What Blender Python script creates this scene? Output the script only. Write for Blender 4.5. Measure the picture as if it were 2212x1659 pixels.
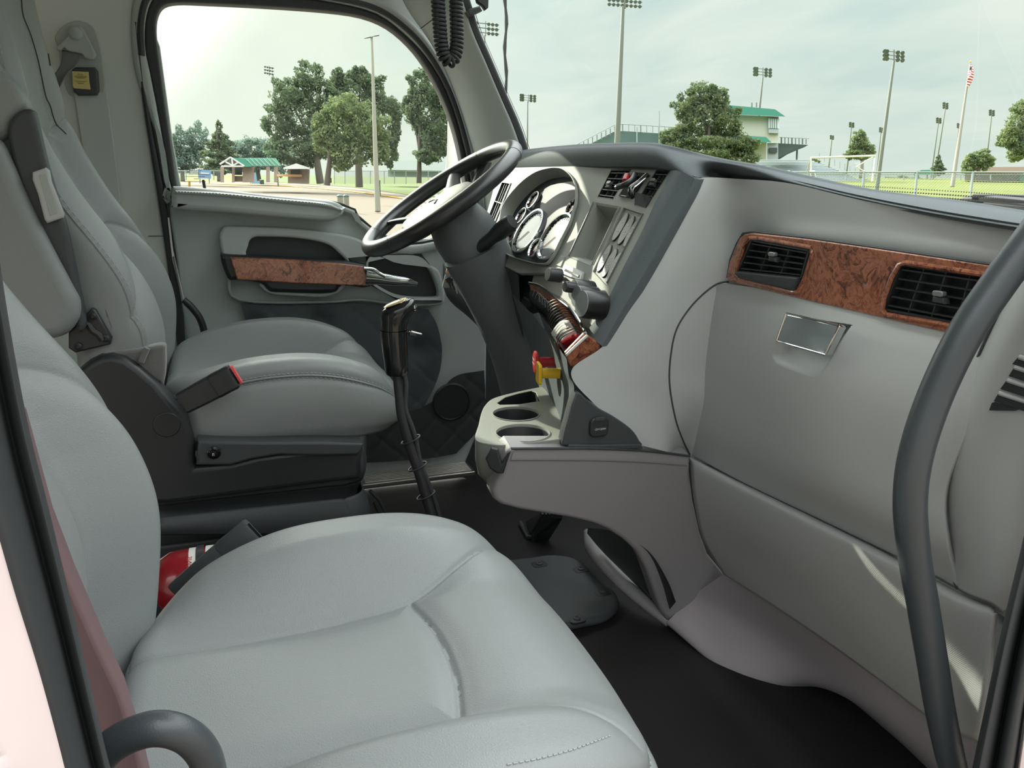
import bpy, bmesh, math, random
import numpy as np
from mathutils import Vector, Matrix
random.seed(7); rng = np.random.default_rng(7)
for o in list(bpy.data.objects): bpy.data.objects.remove(o)
SC = bpy.context.scene; COL = SC.collection
# ------------------------------------------------------------------ camera
F = 1661.0; CX, CY = 1106.0, 829.5
CAM = np.array([0.0, 0.0, 1.02]); YAW = math.radians(20)
dn = np.array([-81., 6170., F]); dn /= np.linalg.norm(dn)
fh = np.array([0, 0, 1.]) - dn*dn[2]; fh /= np.linalg.norm(fh)
rt = np.cross(dn, fh)
M3 = (np.outer([math.sin(YAW), math.cos(YAW), 0], fh) + np.outer([math.cos(YAW), -math.sin(YAW), 0], rt)
      + np.outer([0, 0, -1.], dn))          # camera (x right, y down, z forward) -> world
cd = bpy.data.cameras.new('camera'); cam = bpy.data.objects.new('camera', cd); COL.objects.link(cam)
R = Matrix([[M3[i][0], -M3[i][1], -M3[i][2]] for i in range(3)]).to_4x4()
R.translation = Vector(CAM); cam.matrix_world = R
cd.sensor_fit = 'HORIZONTAL'; cd.sensor_width = 36.0; cd.lens = F/2212*36; cd.clip_start = 0.02; cd.clip_end = 2000
SC.camera = cam
# ------------------------------------------------------------------ view, sky, sun
SC.view_settings.view_transform = 'Standard'; SC.view_settings.look = 'None'
SC.view_settings.exposure = 0.22; SC.view_settings.gamma = 1.0
SUN_DIR = Vector((-0.47, 1.0, 0.57)).normalized()      # towards the sun
def build_world():
    w = bpy.data.worlds.new('sky'); SC.world = w; w.use_nodes = True
    nt = w.node_tree; nt.nodes.clear(); N = nt.nodes.new; L = nt.links.new
    tc = N('ShaderNodeTexCoord'); nrm = N('ShaderNodeVectorMath'); nrm.operation = 'NORMALIZE'
    L(tc.outputs['Generated'], nrm.inputs[0])
    sep = N('ShaderNodeSeparateXYZ'); L(nrm.outputs[0], sep.inputs[0])
    # streaky clouds: direction projected on a flat layer
    add = N('ShaderNodeMath'); add.operation = 'ADD'; add.inputs[1].default_value = 0.12; L(sep.outputs['Z'], add.inputs[0])
    div = N('ShaderNodeVectorMath'); div.operation = 'DIVIDE'
    comb = N('ShaderNodeCombineXYZ')
    for i in range(3): L(add.outputs[0], comb.inputs[i])
    L(nrm.outputs[0], div.inputs[0]); L(comb.outputs[0], div.inputs[1])
    mp = N('ShaderNodeMapping'); mp.inputs['Scale'].default_value = (0.9, 0.5, 0.6); mp.inputs['Rotation'].default_value = (0, 0, 0.5)
    L(div.outputs[0], mp.inputs[0])
    no = N('ShaderNodeTexNoise'); no.inputs['Scale'].default_value = 1.6; no.inputs['Detail'].default_value = 6
    no.inputs['Roughness'].default_value = 0.55; no.inputs['Distortion'].default_value = 0.4; L(mp.outputs[0], no.inputs['Vector'])
    rp = N('ShaderNodeValToRGB'); rp.color_ramp.elements[0].position = 0.38; rp.color_ramp.elements[1].position = 0.66
    rp.color_ramp.elements[0].color = (0.53, 0.66, 0.65, 1); rp.color_ramp.elements[1].color = (0.75, 0.80, 0.74, 1)
    L(no.outputs['Fac'], rp.inputs[0])
    # pale haze near the horizon
    hz = N('ShaderNodeMapRange'); hz.inputs['From Min'].default_value = 0.0; hz.inputs['From Max'].default_value = 0.20
    hz.inputs['To Min'].default_value = 0.75; hz.inputs['To Max'].default_value = 0.0; L(sep.outputs['Z'], hz.inputs['Value'])
    m1 = N('ShaderNodeMixRGB'); m1.inputs['Color2'].default_value = (0.70, 0.75, 0.68, 1)
    L(hz.outputs[0], m1.inputs['Fac']); L(rp.outputs[0], m1.inputs['Color1'])
    # brighter, warmer towards the sun
    dp = N('ShaderNodeVectorMath'); dp.operation = 'DOT_PRODUCT'; dp.inputs[1].default_value = Vector((-0.55, 0.78, 0.25)).normalized(); L(nrm.outputs[0], dp.inputs[0])
    gl = N('ShaderNodeMapRange'); gl.inputs['From Min'].default_value = 0.45; gl.inputs['From Max'].default_value = 1.0; gl.inputs['To Min'].default_value = 0; gl.inputs['To Max'].default_value = 1.0
    L(dp.outputs['Value'], gl.inputs['Value'])
    m2 = N('ShaderNodeMixRGB'); m2.inputs['Color2'].default_value = (0.98, 0.99, 0.87, 1)
    L(gl.outputs[0], m2.inputs['Fac']); L(m1.outputs[0], m2.inputs['Color1'])
    # zenith boosted out of view to light the cab, sky behind dimmed
    ze = N('ShaderNodeMapRange'); ze.inputs['From Min'].default_value = 0.25; ze.inputs['From Max'].default_value = 0.7
    ze.inputs['To Min'].default_value = 1.0; ze.inputs['To Max'].default_value = SKY_TOP; L(sep.outputs['Z'], ze.inputs['Value'])
    bk = N('ShaderNodeMapRange'); bk.inputs['From Min'].default_value = 0.0; bk.inputs['From Max'].default_value = -0.6
    bk.inputs['To Min'].default_value = 1.0; bk.inputs['To Max'].default_value = SKY_BACK; L(sep.outputs['Y'], bk.inputs['Value'])
    mu = N('ShaderNodeMath'); mu.operation = 'MULTIPLY'; L(ze.outputs[0], mu.inputs[0]); L(bk.outputs[0], mu.inputs[1])
    nb_ = N('ShaderNodeMixRGB'); nb_.inputs['Color2'].default_value = (0.93, 0.94, 0.955, 1); nf = N('ShaderNodeMapRange'); nf.inputs['From Min'].default_value = 1.0; nf.inputs['From Max'].default_value = 2.0; L(mu.outputs[0], nf.inputs['Value']); L(nf.outputs[0], nb_.inputs['Fac']); L(m2.outputs[0], nb_.inputs['Color1'])
    # haze glare around the sun, left of the side window
    ds_ = N('ShaderNodeVectorMath'); ds_.operation = 'DOT_PRODUCT'; ds_.inputs[1].default_value = SUN_DIR; L(nrm.outputs[0], ds_.inputs[0])
    au = N('ShaderNodeMapRange'); au.interpolation_type = 'SMOOTHSTEP'; au.inputs['From Min'].default_value = 0.84; au.inputs['From Max'].default_value = 1.0; L(ds_.outputs['Value'], au.inputs['Value'])
    ag = N('ShaderNodeMixRGB'); ag.inputs['Color2'].default_value = (4.6, 4.5, 4.1, 1); L(au.outputs[0], ag.inputs['Fac']); L(nb_.outputs[0], ag.inputs['Color1'])
    bg = N('ShaderNodeBackground'); L(ag.outputs[0], bg.inputs['Color']); L(mu.outputs[0], bg.inputs['Strength'])
    out = N('ShaderNodeOutputWorld'); L(bg.outputs[0], out.inputs[0])
SKY_TOP, SKY_BACK = 4.2, 0.62
build_world()
sl = bpy.data.lights.new('sun', 'SUN'); sl.energy = 6.2; sl.color = (1.0, 0.93, 0.78); sl.angle = math.radians(0.6)
so = bpy.data.objects.new('sun', sl); COL.objects.link(so); so.rotation_euler = SUN_DIR.to_track_quat('Z', 'Y').to_euler()
so.location = (-20, 20, 20)

# ------------------------------------------------------------------ rays: a pixel and one known coordinate give a point
def ray(px, py): return M3 @ np.array([(px-CX)/F, (py-CY)/F, 1.0])
def PX(px, py, X): r = ray(px, py); return CAM + r*(X/r[0])
def PY(px, py, Y): r = ray(px, py); return CAM + r*(Y/r[1])
def PZ(px, py, Z): r = ray(px, py); return CAM + r*((Z-CAM[2])/r[2])
def PP(px, py, o, n): r = ray(px, py); n = np.array(n); return CAM + r*(n.dot(np.array(o)-CAM)/n.dot(r))
def A(*a): return np.array(a, float)
# ------------------------------------------------------------------ object helpers
WO = {}
def smooth_mesh(me, ang=40):
    me.shade_smooth()
    try: me.set_sharp_from_angle(angle=math.radians(ang))
    except Exception: pass
def put(name, v, f, mat, parent=None, smooth=True, ang=40, origin=None, flatn=None):
    v = np.asarray(v, float)
    lo, hi = v.min(0), v.max(0)
    org = A(*origin) if origin is not None else ((lo+hi)/2 if parent is not None else A((lo[0]+hi[0])/2, (lo[1]+hi[1])/2, lo[2]))
    me = bpy.data.meshes.new(name); me.from_pydata((v-org).tolist(), [], [tuple(int(i) for i in q) for q in f]); me.update()
    if mat:
        for m in (mat if isinstance(mat, (list, tuple)) else [mat]): me.materials.append(m)
    if smooth: smooth_mesh(me, ang)
    if flatn is not None:
        fn = Vector(flatn)
        for p in me.polygons:
            if abs(p.normal.dot(fn)) > .996: p.use_smooth = False
    o = bpy.data.objects.new(name, me); COL.objects.link(o)
    if parent is not None: o.parent = parent; o.location = Vector(org - WO[parent.name])
    else: o.location = Vector(org)
    WO[o.name] = org
    return o
def tag(o, label=None, cat=None, group=None, kind=None):
    if label: o['label'] = label
    if cat: o['category'] = cat
    if group: o['group'] = group
    if kind: o['kind'] = kind
    return o
def thing(name, loc, label, cat, group=None):
    o = bpy.data.objects.new(name, None); COL.objects.link(o); o.location = Vector(loc); o.empty_display_size = 0.1
    WO[o.name] = A(*loc); return tag(o, label, cat, group)
def cat_rom(P, n, closed=False):
    P = [np.array(p, float) for p in P]; m = len(P); out = []
    segs = m if closed else m-1
    for i in range(segs):
        if closed: p0, p1, p2, p3 = P[(i-1) % m], P[i], P[(i+1) % m], P[(i+2) % m]
        else:
            p1, p2 = P[i], P[i+1]; p0 = P[i-1] if i > 0 else 2*p1-p2; p3 = P[i+2] if i+2 < m else 2*p2-p1
        for k in range(n):
            t = k/n
            out.append(0.5*((2*p1)+(-p0+p2)*t+(2*p0-5*p1+4*p2-p3)*t*t+(-p0+3*p1-3*p2+p3)*t**3))
    if not closed: out.append(P[-1])
    return out
class MB:
    def __init__(s): s.v = []; s.f = []
    def add(s, v, f):
        b = len(s.v); s.v += [tuple(map(float, p)) for p in v]; s.f += [tuple(int(i)+b for i in q) for q in f]; return s
    def grid(s, G, flip=False, close_u=False, close_v=False):
        G = np.asarray(G); nu, nv = G.shape[:2]; f = []
        for i in range(nu-(0 if close_u else 1)):
            for j in range(nv-(0 if close_v else 1)):
                a, b = i*nv+j, ((i+1) % nu)*nv+j; c, d = ((i+1) % nu)*nv+(j+1) % nv, i*nv+(j+1) % nv
                f.append((a, d, c, b) if flip else (a, b, c, d))
        return s.add(G.reshape(-1, 3), f)
    def box(s, c, d, M=None, bev=0.0):
        bm = bmesh.new(); bmesh.ops.create_cube(bm, size=1.0)
        for q in bm.verts: q.co = Vector((q.co.x*d[0], q.co.y*d[1], q.co.z*d[2]))
        if bev > 0: bmesh.ops.bevel(bm, geom=list(bm.edges), offset=bev, segments=3, profile=0.6, affect='EDGES')
        if M is not None: bmesh.ops.transform(bm, matrix=M, verts=bm.verts)
        bm.verts.index_update()
        s.add([np.array(q.co)+np.array(c) for q in bm.verts], [[w.index for w in q.verts] for q in bm.faces]); bm.free(); return s
    def tube(s, P, r, n=12, cap=True, closed=False, flat=None):
        P = [np.array(p, float) for p in P]; m = len(P); rr = r if hasattr(r, '__len__') else [r]*m
        T = []
        for i in range(m):
            a = P[(i-1) % m] if (closed or i > 0) else P[i]; b = P[(i+1) % m] if (closed or i < m-1) else P[i]
            t = b-a; T.append(t/(np.linalg.norm(t)+1e-12))
        up = A(0, 0, 1) if abs(T[0][2]) < 0.9 else A(1, 0, 0)
        N0 = up-T[0]*up.dot(T[0]); N0 /= np.linalg.norm(N0); rings = []
        for i in range(m):
            N0 = N0-T[i]*N0.dot(T[i]); N0 /= np.linalg.norm(N0); B = np.cross(T[i], N0)
            k1, k2 = (1, 1) if flat is None else flat
            rings.append([P[i]+rr[i]*(k1*math.cos(a)*N0+k2*math.sin(a)*B) for a in [2*math.pi*q/n for q in range(n)]])
        b = len(s.v); s.grid(rings, close_v=True, close_u=closed)
        if cap and not closed: s.f.append(tuple(b+q for q in range(n))); s.f.append(tuple(b+(m-1)*n+q for q in reversed(range(n))))
        return s
    def lathe(s, o, axis, prof, n=32, cap=True, sc=(1, 1), ref=None):
        ax = np.array(axis, float); ax /= np.linalg.norm(ax)
        r0 = np.array(ref, float) if ref is not None else (A(0, 0, 1) if abs(ax[2]) < 0.9 else A(1, 0, 0))
        u = r0-ax*r0.dot(ax); u /= np.linalg.norm(u); w = np.cross(ax, u)
        G = [[np.array(o)+ax*h+(u*math.cos(a)*sc[0]+w*math.sin(a)*sc[1])*r for a in [2*math.pi*q/n for q in range(n)]] for r, h in prof]
        b = len(s.v); s.grid(G, close_v=True)
        if cap:
            s.f.append(tuple(b+q for q in range(n))); s.f.append(tuple(b+(len(prof)-1)*n+q for q in reversed(range(n))))
        return s
    def cyl(s, p0, p1, r, n=16):
        p0, p1 = np.array(p0, float), np.array(p1, float)
        return s.tube([p0, p1], r, n)
    def out(s, name, mat, parent=None, **k): return put(name, s.v, s.f, mat, parent, **k)
class Frame:
    """a flat face of the truck: origin, two in-plane axes and the normal towards the cabin"""
    def __init__(s, o, u, v):
        s.o = np.array(o, float); s.u = np.array(u, float)/np.linalg.norm(u); v = np.array(v, float)
        v = v-s.u*v.dot(s.u); s.v = v/np.linalg.norm(v); s.n = np.cross(s.u, s.v)
    def px(s, x, y, h=0.0):
        p = PP(x, y, s.o+s.n*h, s.n)-s.o; return (p.dot(s.u), p.dot(s.v))
    def w(s, a, b, h=0.0): return s.o+s.u*a+s.v*b+s.n*h
    def wp(s, x, y, h=0.0): a, b = s.px(x, y, h); return s.w(a, b, h)
def clean_loop(lp):
    out = []
    for p in lp:
        if not out or math.hypot(p[0]-out[-1][0], p[1]-out[-1][1]) > 1e-6: out.append((float(p[0]), float(p[1])))
    if len(out) > 1 and math.hypot(out[0][0]-out[-1][0], out[0][1]-out[-1][1]) < 1e-6: out.pop()
    ar = sum(out[i][0]*out[(i+1) % len(out)][1]-out[(i+1) % len(out)][0]*out[i][1] for i in range(len(out)))
    return out if ar > 0 else out[::-1]          # counter-clockwise
def inset_loop(lp, d):
    n = len(lp); out = []
    for i in range(n):
        a, b, c = np.array(lp[i-1]), np.array(lp[i]), np.array(lp[(i+1) % n])
        e1 = (b-a)/np.linalg.norm(b-a); e2 = (c-b)/np.linalg.norm(c-b)
        m = np.array([-e1[1]-e2[1], e1[0]+e2[0]]); L_ = np.linalg.norm(m)
        m = m/L_ if L_ > 1e-6 else np.array([-e1[1], e1[0]])
        k = max(m.dot(np.array([-e1[1], e1[0]])), .45); out.append(tuple(b+m*d/k))
    return out
def plate(name, fr, outer, holes, h0, h1, mat, parent=None, bev=0.002, sm=0, seg=3, mb=None, **k):
    """flat panel with thickness h0..h1 along the frame's normal, cut out by holes, edges rounded"""
    bev = min(bev, abs(h1-h0)/2*0.98); loops = []
    for q, lp in enumerate([outer]+list(holes)):
        if sm: lp = [p[:2] for p in cat_rom([A(a, b, 0) for a, b in lp], sm, True)]
        loops.append(clean_loop(lp))
    lv = [(1-math.sin(math.pi/2*i/seg), 1-math.cos(math.pi/2*i/seg)) for i in range(seg+1)]     # (inset, drop)
    lv = [(bev*(1-math.cos(math.pi/2*i/seg)), bev*(1-math.sin(math.pi/2*i/seg))) for i in range(seg, -1, -1)]  # cap first
    lev = [(ins, h1-dr) for ins, dr in lv]+[(ins, h0+dr) for ins, dr in reversed(lv)]
    V, Fc, base = [], [], []
    for q, lp in enumerate(loops):
        n = len(lp); b0 = len(V); base.append(b0); sg = 1 if q == 0 else -1
        for ins, h in lev: V += [fr.w(a, b, h) for a, b in inset_loop(lp, ins*sg)]
        for r in range(len(lev)-1):
            for i in range(n):
                a, b, c, d = b0+r*n+i, b0+r*n+(i+1) % n, b0+(r+1)*n+(i+1) % n, b0+(r+1)*n+i
                Fc.append((a, d, c, b) if q == 0 else (a, b, c, d))
    from mathutils.geometry import tessellate_polygon
    for top in (True, False):
        ls, ids = [], []
        for q, lp in enumerate(loops):
            n = len(lp); r = 0 if top else len(lev)-1; o_ = inset_loop(lp, lev[r][0]*(1 if q == 0 else -1))
            ls.append([Vector((a, b, 0)) for a, b in o_]); ids += [base[q]+r*n+i for i in range(n)]
        flat = [p for l_ in ls for p in l_]
        for t in tessellate_polygon(ls):
            a, b, c = [flat[i] for i in t]; ccw = (b-a).cross(c-a).z > 0
            t = [ids[i] for i in t]; Fc.append(tuple(t) if ccw == top else tuple(t[::-1]))
    if mb is not None: return mb.add(V, Fc)
    b = MB().add(V, Fc); return b.out(name, mat, parent, flatn=fr.n, **k)
def rrect(a0, b0, a1, b1, r, n=5):
    out = []
    for cx, cy, s in ((a1-r, b1-r, 0), (a0+r, b1-r, 90), (a0+r, b0+r, 180), (a1-r, b0+r, 270)):
        for i in range(n+1):
            t = math.radians(s+90*i/n); out.append((cx+r*math.cos(t), cy+r*math.sin(t)))
    return out
def ell(ca, cb, ra, rb, n=40, rot=0.0):
    return [(ca+ra*math.cos(t)*math.cos(rot)-rb*math.sin(t)*math.sin(rot), cb+ra*math.cos(t)*math.sin(rot)+rb*math.sin(t)*math.cos(rot)) for t in [2*math.pi*i/n for i in range(n)]]
def patch(rows, nu=10, nv=10):
    """smooth surface through a lattice of points (rows of equal length)"""
    R1 = [cat_rom(r, nv) for r in rows]; n = len(R1[0])
    cols = [cat_rom([R1[i][j] for i in range(len(R1))], nu) for j in range(n)]
    return np.array(cols).transpose(1, 0, 2)
def solidify(o, t, off=-1.0):
    m = o.modifiers.new('thickness', 'SOLIDIFY'); m.thickness = t; m.offset = off; return o
def text_mesh(s, size):
    cu = bpy.data.curves.new('t', 'FONT'); cu.body = s; cu.size = size; cu.align_x = 'CENTER'; cu.align_y = 'CENTER'; cu.resolution_u = 2
    to = bpy.data.objects.new('t', cu); COL.objects.link(to); bpy.context.view_layer.update()
    me = bpy.data.meshes.new_from_object(to, depsgraph=bpy.context.evaluated_depsgraph_get())
    v = [(q.co.x, q.co.y) for q in me.vertices]; f = [tuple(p.vertices) for p in me.polygons]
    bpy.data.objects.remove(to); bpy.data.curves.remove(cu); bpy.data.meshes.remove(me); return v, f
def text(name, s, size, fr, a, b, h, mat, parent, su=1, sv=1, rot=0.0, mb=None):
    v, f = text_mesh(s, size); c, q = math.cos(rot), math.sin(rot)
    vv = [fr.w(a+su*(x*c-y*q), b+sv*(x*q+y*c), h) for x, y in v]
    if mb is not None: return mb.add(vv, f)
    return put(name, vv, f, mat, parent, smooth=False)
from mathutils.bvhtree import BVHTree
def surface_of(o):
    org = WO[o.name]; me = o.data
    return BVHTree.FromPolygons([tuple(np.array(v.co)+org) for v in me.vertices], [tuple(p.vertices) for p in me.polygons])
def drape2(trees, px, lift=.0005):
    out = []
    for x, y in px:
        r = Vector(ray(x, y)).normalized(); hs = [h for h in (t.ray_cast(Vector(CAM), r) for t in trees) if h[0] is not None]
        if hs: h = min(hs, key=lambda q: q[3]); out.append(np.array(h[0]-r*lift))
    return out
def drape(tree_, px, lift=.0005):
    """points of a seam lying on the surface of a part"""
    out = []
    for x, y in px:
        r = ray(x, y); h = tree_.ray_cast(Vector(CAM), Vector(r).normalized())
        if h[0] is not None:
            n = h[1] if h[1].dot(Vector(r)) < 0 else -h[1]; out.append(np.array(h[0]+n*lift))
    return out
# ------------------------------------------------------------------ materials
def srgb(r, g, b):
    f = lambda c: (c/255/12.92) if c/255 <= 0.04045 else ((c/255+0.055)/1.055)**2.4
    return (f(r), f(g), f(b), 1)
def material(name, col, rough=0.5, metal=0.0, bump=None, spec=0.5, coat=0.0, var=0.0, alpha=None, sheen=0.0):
    m = bpy.data.materials.new(name); m.use_nodes = True; nt = m.node_tree; b = nt.nodes['Principled BSDF']
    b.inputs['Base Color'].default_value = col; b.inputs['Roughness'].default_value = rough; b.inputs['Metallic'].default_value = metal
    b.inputs['Specular IOR Level'].default_value = spec; b.inputs['Coat Weight'].default_value = coat; b.inputs['Coat Roughness'].default_value = 0.05
    if sheen: b.inputs['Sheen Weight'].default_value = sheen
    tc = nt.nodes.new('ShaderNodeTexCoord')
    if bump:
        kind, scale, st = bump
        if kind == 'leather':
            t = nt.nodes.new('ShaderNodeTexVoronoi'); t.feature = 'DISTANCE_TO_EDGE'; t.inputs['Scale'].default_value = scale; o_ = t.outputs['Distance']
        elif kind == 'weave':
            t = nt.nodes.new('ShaderNodeTexWave'); t.inputs['Scale'].default_value = scale; t.bands_direction = 'DIAGONAL'; t.inputs['Distortion'].default_value = 0.6; t.inputs['Detail Scale'].default_value = 4; o_ = t.outputs['Fac']
        else:
            t = nt.nodes.new('ShaderNodeTexNoise'); t.inputs['Scale'].default_value = scale; t.inputs['Detail'].default_value = 3; o_ = t.outputs['Fac']
        nt.links.new(tc.outputs['Object'], t.inputs['Vector'])
        bn = nt.nodes.new('ShaderNodeBump'); bn.inputs['Strength'].default_value = st; bn.inputs['Distance'].default_value = 0.001
        nt.links.new(o_, bn.inputs['Height']); nt.links.new(bn.outputs[0], b.inputs['Normal'])
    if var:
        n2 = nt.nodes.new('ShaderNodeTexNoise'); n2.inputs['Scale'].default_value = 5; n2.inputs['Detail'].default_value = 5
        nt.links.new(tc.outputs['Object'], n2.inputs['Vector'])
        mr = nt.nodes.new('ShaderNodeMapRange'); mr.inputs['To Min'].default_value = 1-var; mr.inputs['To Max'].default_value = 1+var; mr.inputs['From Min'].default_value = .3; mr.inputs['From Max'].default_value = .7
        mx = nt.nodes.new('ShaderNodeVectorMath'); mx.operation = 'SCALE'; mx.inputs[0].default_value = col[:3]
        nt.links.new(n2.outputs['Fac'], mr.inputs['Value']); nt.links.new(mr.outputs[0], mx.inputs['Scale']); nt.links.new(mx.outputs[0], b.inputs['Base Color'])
    return m
def glass_mat(name, tint, gl=0.05, rough=0.0, dirt=0.0):
    m = bpy.data.materials.new(name); m.use_nodes = True; nt = m.node_tree; nt.nodes.clear(); N = nt.nodes.new
    t = N('ShaderNodeBsdfTransparent'); t.inputs[0].default_value = tint
    g = N('ShaderNodeBsdfGlossy'); g.inputs['Roughness'].default_value = rough; g.inputs[0].default_value = (1, 1, 1, 1)
    fr = N('ShaderNodeFresnel'); fr.inputs[0].default_value = 1.45
    mr = N('ShaderNodeMath'); mr.operation = 'MULTIPLY'; mr.inputs[1].default_value = gl; nt.links.new(fr.outputs[0], mr.inputs[0])
    mx = N('ShaderNodeMixShader'); nt.links.new(mr.outputs[0], mx.inputs[0]); nt.links.new(t.outputs[0], mx.inputs[1]); nt.links.new(g.outputs[0], mx.inputs[2])
    last = mx
    if dirt:
        d = N('ShaderNodeBsdfDiffuse'); d.inputs[0].default_value = (.8, .82, .78, 1); no = N('ShaderNodeTexNoise'); no.inputs['Scale'].default_value = 3; no.inputs['Detail'].default_value = 8
        tc = N('ShaderNodeTexCoord'); nt.links.new(tc.outputs['Object'], no.inputs['Vector'])
        r2 = N('ShaderNodeMapRange'); r2.inputs['From Min'].default_value = .35; r2.inputs['From Max'].default_value = .8; r2.inputs['To Max'].default_value = dirt; nt.links.new(no.outputs['Fac'], r2.inputs['Value'])
        m3 = N('ShaderNodeMixShader'); nt.links.new(r2.outputs[0], m3.inputs[0]); nt.links.new(mx.outputs[0], m3.inputs[1]); nt.links.new(d.outputs[0], m3.inputs[2]); last = m3
    out = N('ShaderNodeOutputMaterial'); nt.links.new(last.outputs[0], out.inputs[0]); return m
def burl_mat():
    m = bpy.data.materials.new('burl_wood'); m.use_nodes = True; nt = m.node_tree; b = nt.nodes['Principled BSDF']; N = nt.nodes.new; L = nt.links.new
    tc = N('ShaderNodeTexCoord')
    n0 = N('ShaderNodeTexNoise'); n0.inputs['Scale'].default_value = 14; n0.inputs['Detail'].default_value = 4; n0.inputs['Distortion'].default_value = 2.5; L(tc.outputs['Object'], n0.inputs['Vector'])
    ad = N('ShaderNodeVectorMath'); ad.operation = 'MULTIPLY_ADD'; ad.inputs[1].default_value = (.12, .12, .12); L(n0.outputs['Color'], ad.inputs[0]); L(tc.outputs['Object'], ad.inputs[2])
    w = N('ShaderNodeTexNoise'); w.inputs['Scale'].default_value = 22; w.inputs['Detail'].default_value = 8; w.inputs['Roughness'].default_value = .65; w.inputs['Distortion'].default_value = 1.8; L(ad.outputs[0], w.inputs['Vector'])
    r = N('ShaderNodeValToRGB'); e = r.color_ramp.elements
    e[0].position = .36; e[0].color = srgb(84, 46, 34); e[1].position = .47; e[1].color = srgb(160, 96, 70)
    for p, c in ((.56, (190, 124, 92)), (.62, (130, 76, 56)), (.70, (198, 134, 100))):
        q = e.new(p); q.color = srgb(*c)
    L(w.outputs['Fac'], r.inputs[0])
    v = N('ShaderNodeTexVoronoi'); v.inputs['Scale'].default_value = 38; L(ad.outputs[0], v.inputs['Vector'])
    r2 = N('ShaderNodeMapRange'); r2.inputs['From Min'].default_value = .05; r2.inputs['From Max'].default_value = .22; r2.inputs['To Min'].default_value = .5; r2.inputs['To Max'].default_value = 1; L(v.outputs['Distance'], r2.inputs['Value'])
    mx = N('ShaderNodeVectorMath'); mx.operation = 'SCALE'; L(r.outputs[0], mx.inputs[0]); L(r2.outputs[0], mx.inputs['Scale'])
    L(mx.outputs[0], b.inputs['Base Color']); b.inputs['Roughness'].default_value = .3; b.inputs['Coat Weight'].default_value = .8; b.inputs['Coat Roughness'].default_value = .06
    return m
M = dict(
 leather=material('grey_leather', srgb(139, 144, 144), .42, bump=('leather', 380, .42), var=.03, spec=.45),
 stitch=material('grey_thread', srgb(158, 162, 162), .7),
 vinyl=material('grey_vinyl_trim', srgb(186, 189, 188), .5, bump=('weave', 260, .10), spec=.4),
 vinyl_d=material('dark_grey_vinyl', srgb(158, 156, 158), .5, bump=('noise', 700, .25), spec=.45),
 pad=material('slate_dash_pad', srgb(94, 101, 104), .72, bump=('leather', 330, .5), spec=.22),
 stack=material('stack_plastic', srgb(140, 143, 136), .55, bump=('noise', 1500, .3), spec=.4),
 dark=material('charcoal_plastic', srgb(68, 72, 74), .5, bump=('noise', 900, .2), spec=.4),
 black=material('black_plastic', srgb(46, 49, 51), .42, spec=.5),
 gloss=material('glossy_black', srgb(24, 26, 27), .12, spec=.6),
 rubber=material('black_rubber_mat', srgb(38, 37, 38), .62, bump=('noise', 260, .8), var=.12, spec=.28),
 rubber2=material('black_seal_rubber', srgb(52, 56, 58), .6),
 headliner=material('grey_headliner', srgb(185, 190, 186), .8, bump=('noise', 600, .1)),
 trimgrey=material('grey_pillar_trim', srgb(172, 180, 177), .6, bump=('noise', 900, .15), spec=.3),
 door=material('door_panel_grey', srgb(190, 197, 195), .6, bump=('noise', 900, .12), spec=.3),
 chrome=material('chrome', srgb(215, 218, 218), .08, 1.0),
 alu=material('brushed_aluminium', srgb(190, 186, 180), .35, 1.0),
 steel=material('painted_steel', srgb(160, 162, 160), .4, .6),
 burl=burl_mat(),
 red=material('red_plastic', srgb(168, 38, 44), .4), redpaint=material('red_extinguisher_paint', srgb(140, 20, 34), .25, coat=.5),
 redb=material('red_button', srgb(235, 88, 92), .4), yellow=material('yellow_plastic', srgb(222, 180, 40), .4),
 switchm=material('switch_black', srgb(30, 32, 33), .3, spec=.4),
 orange=material('orange_tag', srgb(225, 130, 60), .5),
 white=material('white_paper', srgb(225, 225, 220), .6), cream=material('cream_label', srgb(214, 200, 128), .6),
 ink=material('printing_ink', srgb(50, 45, 40), .7), whiteink=material('white_marking', srgb(225, 228, 228), .5), redink=material('red_print', srgb(190, 40, 40), .6),
 body=material('white_body_paint', srgb(238, 222, 222), .3, coat=.4), webbing=material('belt_webbing', srgb(118, 122, 122), .7, bump=('weave', 500, .4)),
 fleece=material('grey_fleece', srgb(110, 110, 108), .95, bump=('noise', 300, 1.0), sheen=.5),
 glass=glass_mat('window_glass', (.93, .965, .94, 1), .25, dirt=.05), shield=glass_mat('windshield_glass', (.90, .95, .925, 1), .03, dirt=.01),
)
# ================================================================== seats
def sstep(a, b, x): t = np.clip((x-a)/(b-a), 0, 1); return t*t*(3-2*t)
def seg_dist(X, Y, P):
    d = np.full(X.shape, 9.0)
    for i in range(len(P)-1):
        a, b = np.array(P[i][:2], float), np.array(P[i+1][:2], float); ab = b-a; L2 = ab.dot(ab)
        t = np.clip(((X-a[0])*ab[0]+(Y-a[1])*ab[1])/L2, 0, 1)
        d = np.minimum(d, np.hypot(X-a[0]-t*ab[0], Y-a[1]-t*ab[1]))
    return d
def sint(x, xs, ys):
    P = np.array(cat_rom([A(a, b, 0) for a, b in zip(xs, ys)], 12)); return np.interp(x, P[:, 0], P[:, 1])
def groove(d, deep=.006, w=.0035, pil=.008, pw=.022): return -deep*np.exp(-(d/w)**2)-pil*np.exp(-(d/pw)**2)
CW, CXC, CL = .285, .088, .262
BOL_D = [.585, .592, .612, .632, .636, .625, .600, .575, .53]; BOL_P = [.53, .536, .575, .606, .612, .606, .588, .566, .53]
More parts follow.
